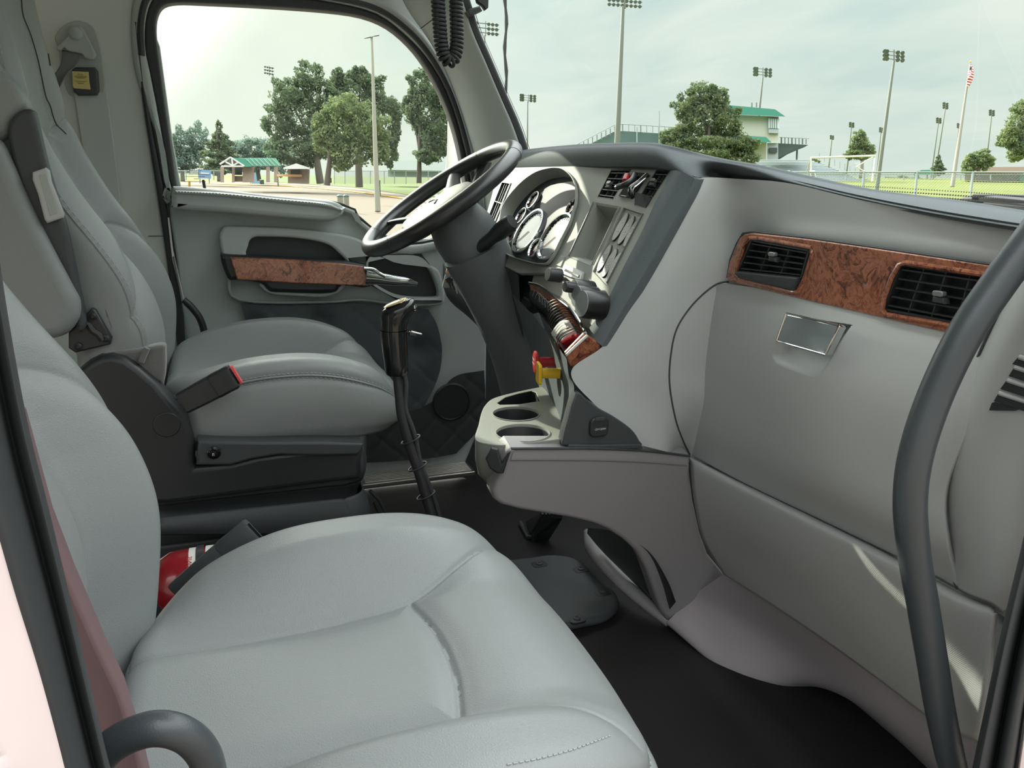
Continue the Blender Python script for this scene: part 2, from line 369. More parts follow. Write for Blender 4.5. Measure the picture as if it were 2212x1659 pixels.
def cushion_top(X, Y, bolp=BOL_D):
    ay = np.abs(Y)
    ins = sint(X, [-.2, -.1, .05, .16, .24, .30, .36], [.545, .540, .538, .545, .556, .550, .52])
    bol = sint(X, [-.2, -.15, -.08, .02, .12, .2, .27, .31, .36], bolp)
    w = sstep(.115, .215, ay); z = ins*(1-w)+bol*w
    S1 = cat_rom([A(-.2, .108, 0), A(-.05, .112, 0), A(.08, .117, 0), A(.168, .124, 0), A(.245, .158, 0), A(.325, .215, 0)], 6)
    S2 = cat_rom([A(.168, .124, 0), A(.182, .06, 0), A(.186, 0, 0), A(.182, -.06, 0), A(.168, -.124, 0)], 5)
    d = np.minimum(seg_dist(X, ay, S1), seg_dist(X, Y, S2)); return z+groove(d, .005, .003, .007, .02)
def make_cushion(dz, dx, yc, parent, name='seat_cushion', bolp=BOL_D):
    nt, nr = 620, 110; th = np.linspace(0, 2*np.pi, nt, endpoint=False); n = 4.6
    c, s = np.cos(th), np.sin(th)
    ox, oy = CL*np.sign(c)*np.abs(c)**(2/n), CW*np.sign(s)*np.abs(s)**(2/n)
    ox = ox+.022*np.clip(c, 0, 1)*(1-(oy/CW)**2)
    # resample evenly
    L = np.r_[0, np.cumsum(np.hypot(np.diff(np.r_[ox, ox[0]]), np.diff(np.r_[oy, oy[0]])))]
    q = np.linspace(0, L[-1], nt, endpoint=False); ox, oy = np.interp(q, L, np.r_[ox, ox[0]]), np.interp(q, L, np.r_[oy, oy[0]])
    r = np.linspace(0.004, 1, nr); Rr = .034
    X, Y = CXC+np.outer(r, ox), np.outer(r, oy)
    Z = cushion_top(X, Y, bolp); d = (1-r)*CW
    roll = np.where(d < Rr, Rr-np.sqrt(np.maximum(Rr**2-(Rr-d)**2, 0)), 0); Z = Z-roll[:, None]*.72
    rows = [np.stack([X[i], Y[i], Z[i]], -1) for i in range(nr)]
    base = rows[-1]; bottom = .447
    for k in range(1, 16):      # side walls: piping groove near the top, belly, tuck at the bottom
        t = k/15; out = 1+.045*math.sin(math.pi*min(t*1.15, 1))-(.018 if k == 1 else 0)-(.05*max(0, t-.8)/.2)
        x = CXC+(base[:, 0]-CXC)*out; y = base[:, 1]*out; z = base[:, 2]*(1-t)+(bottom-.004)*t
        rows.append(np.stack([x, y, z], -1))
    G = np.array(rows)+A(dx, yc, dz); mb = MB(); mb.grid(G, flip=True, close_v=True)
    v0 = len(mb.v); mb.v.append(tuple(G[0].mean(0))); mb.f += [(v0, (j+1) % nt, j) for j in range(nt)][::-1]
    mb.f.append(tuple((len(rows)-1)*nt+j for j in range(nt)))
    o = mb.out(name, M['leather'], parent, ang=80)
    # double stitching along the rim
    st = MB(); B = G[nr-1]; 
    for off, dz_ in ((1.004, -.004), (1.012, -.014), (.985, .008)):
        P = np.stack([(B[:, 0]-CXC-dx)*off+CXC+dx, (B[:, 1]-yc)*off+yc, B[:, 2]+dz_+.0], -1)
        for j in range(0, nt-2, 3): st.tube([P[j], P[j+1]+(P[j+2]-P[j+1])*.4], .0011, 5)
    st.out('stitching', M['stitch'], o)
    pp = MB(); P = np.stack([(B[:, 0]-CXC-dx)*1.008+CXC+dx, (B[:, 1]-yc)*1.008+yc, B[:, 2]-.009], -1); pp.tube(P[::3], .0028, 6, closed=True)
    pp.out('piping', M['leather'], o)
    return o
BZ = [.47, .50, .61, .71, .80, .875, .965, 1.064, 1.12, 1.20, 1.29, 1.40, 1.55, 1.62]
BX = [-.175, -.163, -.143, -.135, -.157, -.195, -.252, -.298, -.315, -.328, -.342, -.352, -.362, -.38]
def make_back(dz, dx, yc, parent):
    N_, Mr = 300, 420; zs = np.linspace(.47, 1.60, N_); bx = sint(zs, BZ, BX)
    bx = np.convolve(np.r_[[bx[0]]*8, bx, [bx[-1]]*8], np.ones(17)/17, 'valid')
    wd = np.interp(zs, [.47, .7, .95, 1.1, 1.18, 1.3, 1.5, 1.6], [.262, .278, .275, .262, .235, .205, .19, .15])
    D = np.interp(zs, [.47, .7, 1.1, 1.3, 1.6], [.17, .19, .19, .16, .11])
    n = 3.6; th = np.linspace(0, 2*np.pi, 3000)
    ux, uy = np.sign(np.cos(th))*np.abs(np.cos(th))**(2/n), np.sign(np.sin(th))*np.abs(np.sin(th))**(2/n)
    Ls = np.r_[0, np.cumsum(np.hypot(np.diff(ux)*.1, np.diff(uy)*.27))]; q = np.linspace(0, Ls[-1], Mr, endpoint=False)
    ux, uy = np.interp(q, Ls, ux), np.interp(q, Ls, uy)
    Z = np.repeat(zs[:, None], Mr, 1); Y = np.outer(wd, uy); X = (bx-D/2)[:, None]+np.outer(D/2, ux)
    front = (ux > 0)[None, :]*1.0; ay = np.abs(Y)
    rec = np.interp(zs, [.47, .6, .8, .95, 1.1, 1.25, 1.4, 1.6], [.05, .075, .075, .06, .045, .03, .03, .02])[:, None]
    iw = np.interp(zs, [.47, .8, 1.1, 1.25, 1.6], [.115, .12, .118, .10, .09])[:, None]
    X = X-front*rec*(1-sstep(iw, iw+.085, ay))
    sea = cat_rom([A(.47, .112, 0), A(.7, .122, 0), A(.95, .122, 0), A(1.12, .115, 0), A(1.25, .10, 0), A(1.6, .09, 0)], 6)
    cross = cat_rom([A(.845, .125, 0), A(.86, .06, 0), A(.864, 0, 0), A(.86, -.06, 0), A(.845, -.125, 0)], 5)
    cr2 = cat_rom([A(1.10, .12, 0), A(1.085, .06, 0), A(1.08, 0, 0), A(1.085, -.06, 0), A(1.10, -.12, 0)], 5)
    wing = cat_rom([A(.74, .27, 0), A(.86, .20, 0), A(.90, .15, 0), A(.875, .12, 0)], 6)
    wing2 = cat_rom([A(1.17, .25, 0), A(1.14, .19, 0), A(1.10, .12, 0)], 5)
    d = np.minimum.reduce([seg_dist(Z, ay, sea), seg_dist(Z, Y, cross), seg_dist(Z, Y, cr2), seg_dist(Z, ay, wing), seg_dist(Z, ay, wing2)])
    X = X+front*groove(d, .005, .003, .008, .02)
    G = np.stack([X+dx, Y+yc, Z+dz], -1); mb = MB().grid(G, close_v=True); 
    mb.f.append(tuple(j for j in reversed(range(Mr)))); mb.f.append(tuple((N_-1)*Mr+j for j in range(Mr)))
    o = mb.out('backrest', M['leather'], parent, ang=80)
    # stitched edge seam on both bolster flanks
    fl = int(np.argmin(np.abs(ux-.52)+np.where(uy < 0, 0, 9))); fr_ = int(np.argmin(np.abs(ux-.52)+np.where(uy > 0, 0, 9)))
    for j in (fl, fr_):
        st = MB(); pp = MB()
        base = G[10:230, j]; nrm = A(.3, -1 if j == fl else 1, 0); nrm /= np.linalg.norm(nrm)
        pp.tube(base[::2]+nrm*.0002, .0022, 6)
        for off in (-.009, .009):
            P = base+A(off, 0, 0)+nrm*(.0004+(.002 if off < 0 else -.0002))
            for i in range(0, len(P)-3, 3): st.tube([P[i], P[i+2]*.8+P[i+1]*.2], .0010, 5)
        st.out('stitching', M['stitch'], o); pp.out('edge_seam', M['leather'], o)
    return o, G
def seam(o, px, name='seam_stitching', m=None, r=.0009, dash=True, n=10, lift=.0006):
    P = drape(surface_of(o), [q[:2] for q in cat_rom([A(x, y, 0) for x, y in px], n)], lift); mb = MB()
    if len(P) < 4: return
    if dash:
        L_ = np.r_[0, np.cumsum(np.linalg.norm(np.diff(P, axis=0), axis=1))]; P = np.array(P); k = 0.0
        while k < L_[-1]-.004:
            mb.tube([[np.interp(k+t, L_, P[:, i]) for i in range(3)] for t in (0, .0038)], r, 5); k += .0056
    else: mb.tube(P, r, 6)
    mb.out(name, m or M['stitch'], o)
def traced(fr, px, h=0.0): return [fr.px(x, y, h) for x, y in px]
seat_group = None
# ------------------------------------------------------------------ driver's seat (far)
DY = 1.945
ds = thing('driver_seat', (0.05, DY, 0), 'grey leather driver seat with tall backrest on a black suspension base, beyond the gear lever', 'seat')
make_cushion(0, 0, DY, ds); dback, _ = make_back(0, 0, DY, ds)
def YF(y): return Frame((0, y, 0), (1, 0, 0), (0, 0, 1))     # face looking towards the passenger door (-Y)
f = YF(1.655)
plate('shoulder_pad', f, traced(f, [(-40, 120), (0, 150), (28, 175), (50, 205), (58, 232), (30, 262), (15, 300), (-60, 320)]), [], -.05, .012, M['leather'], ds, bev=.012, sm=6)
f = YF(1.645)
o = plate('recliner_cover', f, traced(f, [(40, 246), (58, 237), (74, 240), (82, 262), (106, 362), (142, 480), (160, 560), (180, 660), (188, 700), (172, 712), (150, 650), (112, 560), (74, 478), (38, 372), (22, 300), (24, 268)]), [], -.02, .018, M['dark'], ds, bev=.008, sm=5)
f2 = YF(1.622)
lv = plate('recliner_lever', f2, traced(f2, [(72, 372), (100, 362), (108, 368), (112, 392), (140, 462), (138, 470), (104, 482), (98, 474), (84, 420), (72, 388)]), [], -.004, .010, M['vinyl'], ds, bev=.004)
plate('lever_recess', f2, traced(f2, [(86, 378), (102, 374), (128, 460), (110, 466)]), [], .008, .0105, M['trimgrey'], lv, bev=.001)
f = YF(1.60)
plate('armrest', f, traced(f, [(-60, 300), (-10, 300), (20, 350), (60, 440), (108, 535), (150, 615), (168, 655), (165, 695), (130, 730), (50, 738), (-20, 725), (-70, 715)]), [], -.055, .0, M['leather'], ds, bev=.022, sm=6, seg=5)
f = YF(1.665)
br = plate('hinge_bracket', f, traced(f, [(150, 715), (175, 690), (200, 664), (208, 668), (243, 728), (240, 742), (165, 760), (150, 750)]), [], -.02, .012, M['black'], ds, bev=.004)
for x, y in ((201, 683), (229, 731), (169, 748)):
    p = f.wp(x, y, .012); MB().lathe(p, (0, -1, 0), [(.0075, 0), (.0075, .004), (.004, .006), (.0035, .003)], 16).out('bolt', M['black'], br)
mb = MB().tube([f.wp(x, y, .014) for x, y in ((180, 695), (190, 700), (200, 715), (212, 722), (222, 735))], .006, 8); mb.out('pressed_rib', M['black'], br)
# fleece lumbar flap between back and cushion
f = YF(1.668)
plate('fleece_cuff', f, traced(f, [(228, 760), (300, 752), (352, 744), (358, 760), (357, 810), (348, 826), (310, 800), (270, 775), (235, 772)]), [], -.03, .01, M['fleece'], ds, bev=.006, sm=4)
mb = MB().tube([f.wp(x, y, .018) for x, y in ((318, 752), (312, 765), (305, 782))], .006, 8); mb.out('fleece_tag', M['fleece'], ds)
# embroidered crest and seams of the head section
seam(dback, [(82, 4), (90, 40), (97, 80), (108, 142)], 'embroidered_crest', M['rubber2'], .0012, False, lift=.001)
seam(dback, [(88, 4), (96, 30), (99, 60), (98, 80), (92, 50), (88, 20)], 'embroidered_crest', M['rubber2'], .0010, False, lift=.001)
seam(dback, [(46, 0), (50, 34), (66, 75), (82, 130), (98, 205), (108, 228), (120, 265), (143, 290)], 'head_seam', M['rubber2'], .0012, False)
#seam(dback, [(128, 140), (140, 200), (150, 260), (165, 310), (190, 370), (225, 440), (265, 510)], 'side_seam', M['rubber2'], .0010, False)
# side shield, skirts and base
f = YF(1.63)
sh = plate('side_shield', f, traced(f, [(165, 805), (190, 785), (215, 772), (240, 768), (270, 775), (300, 795), (340, 830), (372, 870), (405, 905), (418, 950), (420, 1000), (424, 1010), (500, 1000), (560, 985), (640, 975), (775, 965), (785, 975), (780, 1000), (782, 1035), (700, 1045), (360, 1090), (180, 1090), (140, 980)]), [], -.06, .0, M['black'], ds, bev=.012)
plate('round_cover', f, ell(*f.px(360, 917), .026, .0265, 40), [], -.002, .0025, M['black'], sh, bev=.002)
f = YF(1.64)
up = plate('control_rail', f, traced(f, [(428, 946), (560, 948), (700, 948), (782, 952), (778, 966), (770, 976), (700, 978), (600, 976), (540, 986), (500, 998), (424, 998)]), [], -.04, .022, M['dark'], ds, bev=.006)
p = f.wp(462, 977, .022); k = MB().lathe(p, (0, -1, 0), [(.0135, -.002), (.0135, .004), (.011, .005), (.0105, .003), (.008, .004), (.0075, .009), (0.001, .0095)], 28).out('heater_button', M['gloss'], up)
mb = MB()
for a in ((0, .001, 0, -.004), (0, .001, -.0025, .001), (-.0025, .001, -.0025, -.004)):
    mb.tube([p+A(a[0], -.0105, a[1]), p+A(a[2], -.0105, a[3])], .0005, 5)
mb.out('seat_symbol', M['whiteink'], k)
# bellows skirts around the suspension
def skirt(px_top, px_bot, y0, bulge, name, w=.56):
    mb = MB(); rings = []
    fr = YF(y0)
    for t in np.linspace(0, 1, 14):
        ring = []
        yo = bulge*math.sin(math.pi*t)
        a = [fr.w(*fr.px(*p)) for p in px_top]; b = [fr.w(*fr.px(*p)) for p in px_bot]
        P = [a[i]*(1-t)+b[i]*t for i in range(len(a))]
        x0, x1 = P[0][0], P[-1][0]; z0, z1 = P[0][2], P[-1][2]
        n = 24; yy0 = y0-yo; yy1 = y0+w+yo; xr = x1+yo*.8
        for q in range(n): u = q/(n-1); ring.append(A(x0+(xr-.05-x0)*u, yy0, z0+(z1-z0)*u))
        for q in range(9): t_ = math.pi/2*q/8; ring.append(A(xr-.05+.05*math.sin(t_), yy0+.05-.05*math.cos(t_), z1))
        for q in range(9): t_ = math.pi/2*q/8; ring.append(A(xr-.05+.05*math.cos(t_), yy1-.05+.05*math.sin(t_), z1))
        for q in range(n): u = q/(n-1); ring.append(A(xr-.05+(x0-xr+.05)*u, yy1, z1+(z0-z1)*u))
        rings.append(ring)
    mb.grid(rings, flip=True); return solidify(mb.out(name, M['dark'], ds, ang=60), .004)
skirt([(340, 1030), (775, 965)], [(340, 1090), (790, 1040)], 1.655, .012, 'suspension_bellows')
skirt([(340, 1088), (790, 1040)], [(340, 1150), (800, 1132)], 1.67, -.022, 'suspension_bellows')
skirt([(340, 1118), (788, 1070)], [(340, 1152), (800, 1145)], 1.655, .01, 'suspension_bellows')
MB().box((0.0, DY, .105), (.46, .40, .21), bev=.01).out('pedestal', M['black'], ds)
MB().tube([A(.265, 1.70, .30), A(.285, 1.70, .275), A(.30, 1.70, .24), A(.298, 1.70, .20), A(.285, 1.70, .165), A(.275, 1.70, .17), A(.285, 1.70, .24), A(.275, 1.70, .27)], .0045, 8).out('release_handle', M['black'], ds)
# belt buckle of the driver's seat
def buckle(name, base, tip, wdir, w, th, label, rel=M['redb'], red=True, bmat=M['black']):
    base, tip = A(*base), A(*tip); ax = tip-base; Lg = np.linalg.norm(ax); ax /= Lg; wd = A(*wdir); wd = wd-ax*wd.dot(ax); wd /= np.linalg.norm(wd); nn = np.cross(ax, wd)
    rt_ = thing(name, base, label, 'seat belt buckle')
    def bx(s0, s1, w0, w1, t0, t1, m, nm, off=0, bev=.003):
        bm = MB(); ring = lambda s, ww, tt: [base+ax*s+wd*(x*ww/2)+nn*(y*tt/2+off) for x, y in ((-1, -.7), (-.8, -1), (.8, -1), (1, -.7), (1, .7), (.8, 1), (-.8, 1), (-1, .7))]
        rings = [ring(s0+.002, w0*.94, t0*.9), ring(s0+.006, w0, t0), ring(s0+(s1-s0)*.6, w1*.985, t1), ring(s1-.004, w1, t1), ring(s1, w1*.93, t1*.9)]
        bm.grid(rings, close_v=True); bm.f.append(tuple(range(8))[::-1]); bm.f.append(tuple(32+i for i in range(8))); return bm.out(nm, m, rt_, ang=30)
    bx(0, Lg*.66, w*.9, w*.97, th*.75, th*.9, bmat, 'sleeve'); bx(Lg*.60, Lg, w, w, th, th, bmat, 'buckle_housing')
    if red: bx(Lg-.004, Lg+.006, w*.82, w*.80, th*.40, th*.36, rel, 'release_button', off=th*.20)
    bx(Lg-.003, Lg+.002, w*.7, w*.7, th*.12, th*.12, M['gloss'], 'tongue_slot', off=-th*.22); return rt_
b0 = PY(392, 872, 1.60); b1 = PY(506, 812, 1.585)
buckle('belt_buckle', b0, b1, (0.25, -.1, -1), .050, .030, 'black seat belt buckle with red release button beside the driver cushion')
# ------------------------------------------------------------------ passenger's seat (near)
PYC = .782
ps = thing('passenger_seat', (0.07, PYC, 0), 'light grey leather passenger seat in the foreground, nearest the open door', 'seat')
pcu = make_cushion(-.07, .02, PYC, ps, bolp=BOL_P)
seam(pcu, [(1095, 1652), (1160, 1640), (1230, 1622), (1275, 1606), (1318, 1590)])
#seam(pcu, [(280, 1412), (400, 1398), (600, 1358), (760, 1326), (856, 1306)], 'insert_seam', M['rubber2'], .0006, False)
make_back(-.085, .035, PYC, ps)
MB().box((0.07, PYC, .19), (.46, .46, .36), bev=.02).out('seat_base', M['black'], ps)
b0 = PY(385, 1290, 1.12); b1 = PY(553, 1150, 1.12)
buckle('belt_buckle', b0, b1, (0.6, -.25, -.8), .052, .026, 'dark grey seat belt stalk standing up behind the passenger cushion', red=False, bmat=M['dark'])
# ================================================================== cab shell
def struct(o, label=None): o['kind'] = 'structure'; return o
FW = YF(2.45)                                # driver's side wall plane, seen from inside
GLASS = [(338, 70), (342, 35), (356, 16), (385, 10), (430, 11), (560, 17), (700, 27), (780, 39), (835, 62), (880, 100), (915, 145), (945, 200), (968, 255), (984, 310), (995, 365), (1003, 420), (1004, 455), (985, 485), (930, 515), (860, 520), (815, 500), (800, 488), (770, 462), (742, 440), (700, 432), (560, 420), (440, 409), (392, 405), (384, 402), (376, 350), (360, 240), (345, 130)]
gl = traced(FW, GLASS)
FO = [(288, 120), (286, 40), (300, -10), (340, -30), (430, -34), (600, -30), (730, -16), (820, 8), (890, 58), (945, 125), (985, 200), (1010, 275), (1028, 350), (1042, 430), (1060, 520), (1066, 700), (1062, 860), (1040, 930), (990, 990), (790, 1010), (600, 1020), (440, 1020), (420, 900), (404, 740), (384, 560), (362, 440), (350, 330), (320, 240), (300, 180)]
door = thing('door_1', FW.w(.3, .06), None, None); door['kind'] = 'structure'
panel_out = [(362, 410), (388, 403), (560, 420), (700, 432), (742, 440), (770, 462), (800, 488), (860, 520), (930, 515), (985, 485), (1004, 455), (1030, 440), (1050, 560), (1052, 700), (1050, 860), (1034, 930), (1000, 1015), (790, 1045), (600, 1050), (430, 1010), (412, 900), (398, 740), (380, 560), (366, 470)]
FD = YF(2.43)
plate('inner_panel', FD, traced(FD, panel_out), [], -.03, 0, M['door'], door, bev=.008)
# window surround: dark inner frame and lighter outer frame
ring_o = [(c[0], c[1]) for c in FO[:13]]+[(1036, 430), (1040, 470), (1000, 500), (930, 530), (860, 535), (805, 505), (770, 478), (742, 452), (560, 432), (400, 416), (380, 420), (364, 405), (350, 330), (320, 240), (300, 180)]
mid = [(316, 110), (316, 55), (328, 10), (350, -6), (430, -9), (600, -5), (720, 10), (810, 34), (870, 78), (915, 125), (950, 180), (975, 240), (995, 310), (1008, 370), (1014, 430), (1012, 470), (985, 492), (930, 520), (860, 526), (810, 500), (770, 470), (742, 446), (560, 426), (400, 410), (372, 405), (358, 330), (338, 220), (324, 150)]
door_fr = plate('window_frame', FW, traced(FW, FO[:14]+[(1050, 470), (1010, 506), (930, 540), (860, 545), (800, 512), (770, 484), (742, 460), (560, 440), (400, 424), (366, 415)]+FO[-4:]), [traced(FW, mid)], -.02, .045, M['trimgrey'], door, bev=.012, sm=3)
plate('window_seal', FW, traced(FW, [(c[0], c[1]) for c in mid]), [gl], -.02, .032, M['rubber2'], door, bev=.006, sm=3)
F6 = YF(2.405)
mb = MB().tube(cat_rom([F6.wp(*p) for p in ((306, 120), (304, 50), (318, -4), (350, -20), (430, -23), (600, -19), (725, -4), (816, 20), (882, 66), (930, 122), (968, 190), (994, 262), (1014, 340), (1026, 420), (1034, 480))], 8), .008, 8)
mb.out('weatherstrip', M['rubber2'], door)
w1 = plate('window_1', YF(2.465), traced(YF(2.465), GLASS), [], -.0025, .0025, M['glass'], None, bev=.0005, sm=3); struct(w1)
fm = YF(2.46)
mb = MB(); a, b = fm.px(433, 364); text('', 'PACCAR', .0125, fm, a, b, 0, None, None, su=-1, mb=mb, rot=.06)
for i, (x, y, L_) in enumerate(((421, 369, .03), (420, 372, .032), (420, 374.5, .03), (419, 377, .028), (421, 382, .05), (424, 387, .012), (421, 393, .055))):
    a, b = fm.px(x, y); rs = random.Random(i); u = -L_/2
    while u < L_/2:
        w_ = rs.uniform(.001, .003); mb.add([fm.w(a+u, b), fm.w(a+u+w_, b), fm.w(a+u+w_, b+.0018), fm.w(a+u, b+.0018)], [(0, 1, 2, 3)]); u += w_+.0008
mb.out('etched_glass_mark', M['ink'], w1, smooth=False)
# padded belt line, pull cup, burl strip, chrome handle
fb = YF(2.34)
plate('belt_pad', fb, traced(fb, [(372, 408), (384, 403), (480, 411), (600, 424), (700, 433), (728, 438), (742, 448), (742, 462), (726, 474), (700, 478), (600, 470), (480, 459), (380, 452), (370, 440)]), [], -.085, .0, M['door'], door, bev=.016, sm=3)
rows = [[PY(x, y, 2.345) for x, y in ((374, 420), (480, 428), (600, 441), (700, 452), (736, 460))], [PY(x, y, 2.325) for x, y in ((378, 415), (480, 420), (600, 432), (700, 442), (738, 454))], [PY(x, y, 2.36) for x, y in ((380, 408), (480, 414), (600, 427), (700, 436), (744, 450))], [PY(x, y, 2.445) for x, y in ((378, 402), (480, 410), (600, 423), (700, 431), (748, 447))]]
MB().grid(patch(rows, 5, 8)).out('belt_pad_top', M['door'], door, ang=80)
mb = MB(); P = [fb.wp(x, y, .016) for x, y in ((378, 414), (480, 419), (600, 431), (700, 441), (728, 447), (738, 455))]; P = cat_rom(P, 30)
for i in range(0, len(P)-1, 2): mb.tube([P[i], P[i+1]], .001, 5)
mb.out('stitching', M['ink'], door)
p = FW.wp(443, 412, .06); lk = MB().lathe(p-A(0, 0, .004), (0, 0, 1), [(.010, 0), (.010, .003), (.004, .004)], 24).lathe(p, (-.08, 0, 1), [(.0042, 0), (.0042, .026), (.003, .030), (.0005, .031)], 20); lk.out('lock_pin', M['black'], door)
ff = YF(2.40)
emb = [(474, 520), (478, 498), (492, 489), (560, 490), (640, 494), (740, 506), (790, 524), (850, 560), (935, 575), (955, 610), (958, 650), (935, 660), (860, 660), (780, 650), (700, 655), (515, 650), (490, 590)]
plate('raised_panel', ff, traced(ff, emb), [traced(ff, [(536, 530), (545, 514), (570, 511), (640, 514), (700, 525), (730, 545), (745, 572), (640, 565), (540, 556)]), traced(ff, [(800, 560), (850, 556), (900, 558), (925, 580), (940, 610), (946, 635), (935, 642), (870, 640), (830, 625), (800, 600)])], -.03, .012, M['door'], door, bev=.008, sm=4)
plate('pull_cup', FD, traced(FD, [(530, 505), (660, 508), (750, 530), (760, 580), (530, 565)]), [], 0, .003, M['dark'], door, bev=.001)
plate('handle_cup', FD, traced(FD, [(790, 550), (910, 548), (950, 600), (950, 650), (860, 650), (790, 610)]), [], 0, .003, M['dark'], door, bev=.001)
fh_ = YF(2.36)
ar = plate('armrest_grab', fh_, traced(fh_, [(476, 553), (500, 551), (640, 558), (790, 572), (800, 620), (740, 617), (728, 630), (700, 634), (600, 632), (580, 628), (562, 612), (510, 606), (492, 602)]), [], -.05, .0, M['black'], door, bev=.012, sm=3)
plate('burl_strip', fh_, traced(fh_, [(497, 556), (560, 557), (640, 561), (740, 569), (785, 575), (797, 618), (740, 616), (640, 612), (512, 604)]), [], -.012, .006, M['burl'], door, bev=.004)
hd = MB(); C_ = cat_rom([fh_.wp(x, y, .006) for x, y in ((790, 598), (815, 601), (850, 606), (880, 609), (902, 614))], 8)
hd.tube(C_, list(np.interp(range(len(C_)), [0, 10, 24, 32], [.026, .018, .013, .006])), 16, flat=(1.0, .45)); hd.tube(cat_rom([fh_.wp(x, y, .01) for x, y in ((786, 580), (806, 582), (818, 590), (832, 597))], 6), .006, 12)
hd.out('door_handle', M['chrome'], door, ang=60)
mb = MB().tube(cat_rom([ff.wp(x, y, .02) for x, y in ((562, 612), (585, 630), (640, 635), (700, 637), (728, 628), (742, 616))], 5), .006, 8); mb.out('grab_lip', M['door'], door)
# tufted lower pocket
def pocket(px, h, name, m, dips):
    R_ = patch([[ff.wp(x, y, h) for x, y in r] for r in px], 16, 16)
    for dx, dy in dips:
        q = ff.wp(dx, dy, h); d2 = (R_[..., 0]-q[0])**2+(R_[..., 2]-q[2])**2; R_[..., 1] += .02*np.exp(-d2/.0012)
    X, Z = R_[..., 0], R_[..., 2]; R_[..., 1] += .0022*np.cos((X+Z)*2*np.pi/.24)**30+.0022*np.cos((X-Z)*2*np.pi/.24)**30
    return MB().grid(R_, flip=False).out(name, m, door, ang=60)
pocket([[(520, 655), (640, 660), (760, 655), (880, 665), (925, 668)], [(530, 690), (640, 695), (760, 690), (880, 700), (945, 705)], [(540, 740), (640, 745), (770, 760), (880, 765), (955, 760)], [(545, 790), (640, 790), (780, 810), (870, 830), (945, 820)], [(545, 830), (640, 840), (780, 880), (880, 895), (915, 880)]], .0, 'quilted_pad', M['pad'], [(545, 700), (695, 695), (905, 755)])
pocket([[(800, 850), (860, 890), (930, 870), (980, 815), (1046, 800)], [(800, 900), (860, 915), (930, 910), (990, 890), (1048, 870)], [(795, 950), (860, 955), (930, 950), (990, 940), (1035, 925)], [(792, 1000), (860, 996), (930, 990), (960, 985), (985, 980)]], .016, 'kick_panel', M['dark'], [])
sp = ff.wp(975, 868, .02); gr = MB().lathe(sp, (0, -1, 0), [(.064, -.004), (.066, .003), (.060, .006), (.058, .003), (0.001, .004)], 40).out('speaker_grille', M['black'], door)
mb = MB()
for i in range(-8, 9):
    for j in range(-8, 9):
        if i*i+j*j < 60: mb.lathe(sp+A(i*.0066, -.0035, j*.0066), (0, -1, 0), [(.0016, 0), (.0016, .001), (.0004, .001)], 6)
mb.out('grille_dots', M['dark'], gr)
o = MB(); 
for k in range(7): o.box((.53, 2.345+.012*k, .058), (.36, .006, .004), bev=.0015)
sill = MB().box((.53, 2.38, .048), (.38, .10, .016), bev=.003).out('trim_1', M['alu']); struct(sill); o.out('sill_ribs', M['alu'], sill)
# pillar behind the driver's door
wallm = material('light_grey_wall_trim', srgb(204, 211, 207), .65, bump=('noise', 900, .15), spec=.3)
wl = plate('wall_left', YF(2.42), traced(YF(2.42), [(-2500, -700), (296, -200), (291, 40), (300, 110), (318, 250), (338, 380), (352, 480), (366, 560), (384, 700), (396, 860), (400, 1010), (-2500, 1100)]), [], -.03, 0, wallm, None, bev=.010, ang=50); struct(wl)
MB().box((1.0, 2.47, .45), (.62, .03, .9)).out('cowl_side', M['dark'], wl)
fj = YF(2.405)
plate('pillar_seal', fj, traced(fj, [(288, 60), (300, 60), (322, 240), (352, 400), (378, 560), (396, 680), (404, 860), (404, 1010), (388, 1010), (386, 800), (370, 640), (350, 490), (330, 360), (305, 200)]), [], -.03, .0, M['rubber2'], wl, bev=.006, sm=3)
plate('door_gap', YF(2.40), traced(YF(2.40), [(362, 470), (366, 470), (374, 540), (399, 650), (396, 655), (372, 560)]), [], 0, .004, M['white'], wl, bev=.001)  # white strip stands for daylight showing in the door gap
plate('panel_joint', YF(2.419), traced(YF(2.419), [(320, 509.2), (357, 509.2), (357, 510.6), (320, 510.6)]), [], 0, .002, M['ink'], wl, bev=.0005)
plate('belt_guide_recess', YF(2.418), traced(YF(2.418), [(128, 110), (120, 80), (140, 55), (170, 45), (200, 58), (213, 90), (222, 140), (222, 200), (160, 210), (140, 180)]), [], 0, .004, M['trimgrey'], wl, bev=.002, sm=5)
plate('belt_track', YF(2.417), traced(YF(2.417), [(160, 200), (232, 200), (262, 430), (240, 500), (180, 330)]), [], 0, .006, M['door'], wl, bev=.003)
plate('door_jamb', YF(2.448), traced(YF(2.448), [(280, -30), (300, -25), (345, 100), (372, 300), (392, 410), (412, 560), (430, 760), (440, 1030), (380, 1030), (300, 300), (270, 60)]), [], -.02, 0, M['trimgrey'], wl, bev=.003)
# floor, roof, rear, header
fl = MB().box((-.25, 1.40, -.02), (3.1, 2.12, .04), bev=.004).out('floor', M['rubber']); struct(fl)
hs_ = plate('trim_9', YF(2.43), traced(YF(2.43), [(200, -900), (240, 0), (300, -22), (430, -27), (600, -23), (730, -9), (815, 12), (886, 62), (940, 125), (1010, 60), (1000, -100), (1060, -900)]), [], -.03, 0, M['trimgrey'], None, bev=.004); struct(hs_)
ce = MB().box((-.66, 1.40, 1.80), (2.62, 2.3, .04), bev=.01).out('ceiling', M['headliner']); struct(ce)
wb = MB().box((-1.9, 1.40, .88), (.04, 2.15, 1.85), bev=.01).out('wall_back', M['trimgrey']); struct(wb)
FWi = MB().box((1.34, 1.40, .42), (.04, 2.1, 1.0), bev=.01).out('wall_front', M['dark']); struct(FWi)
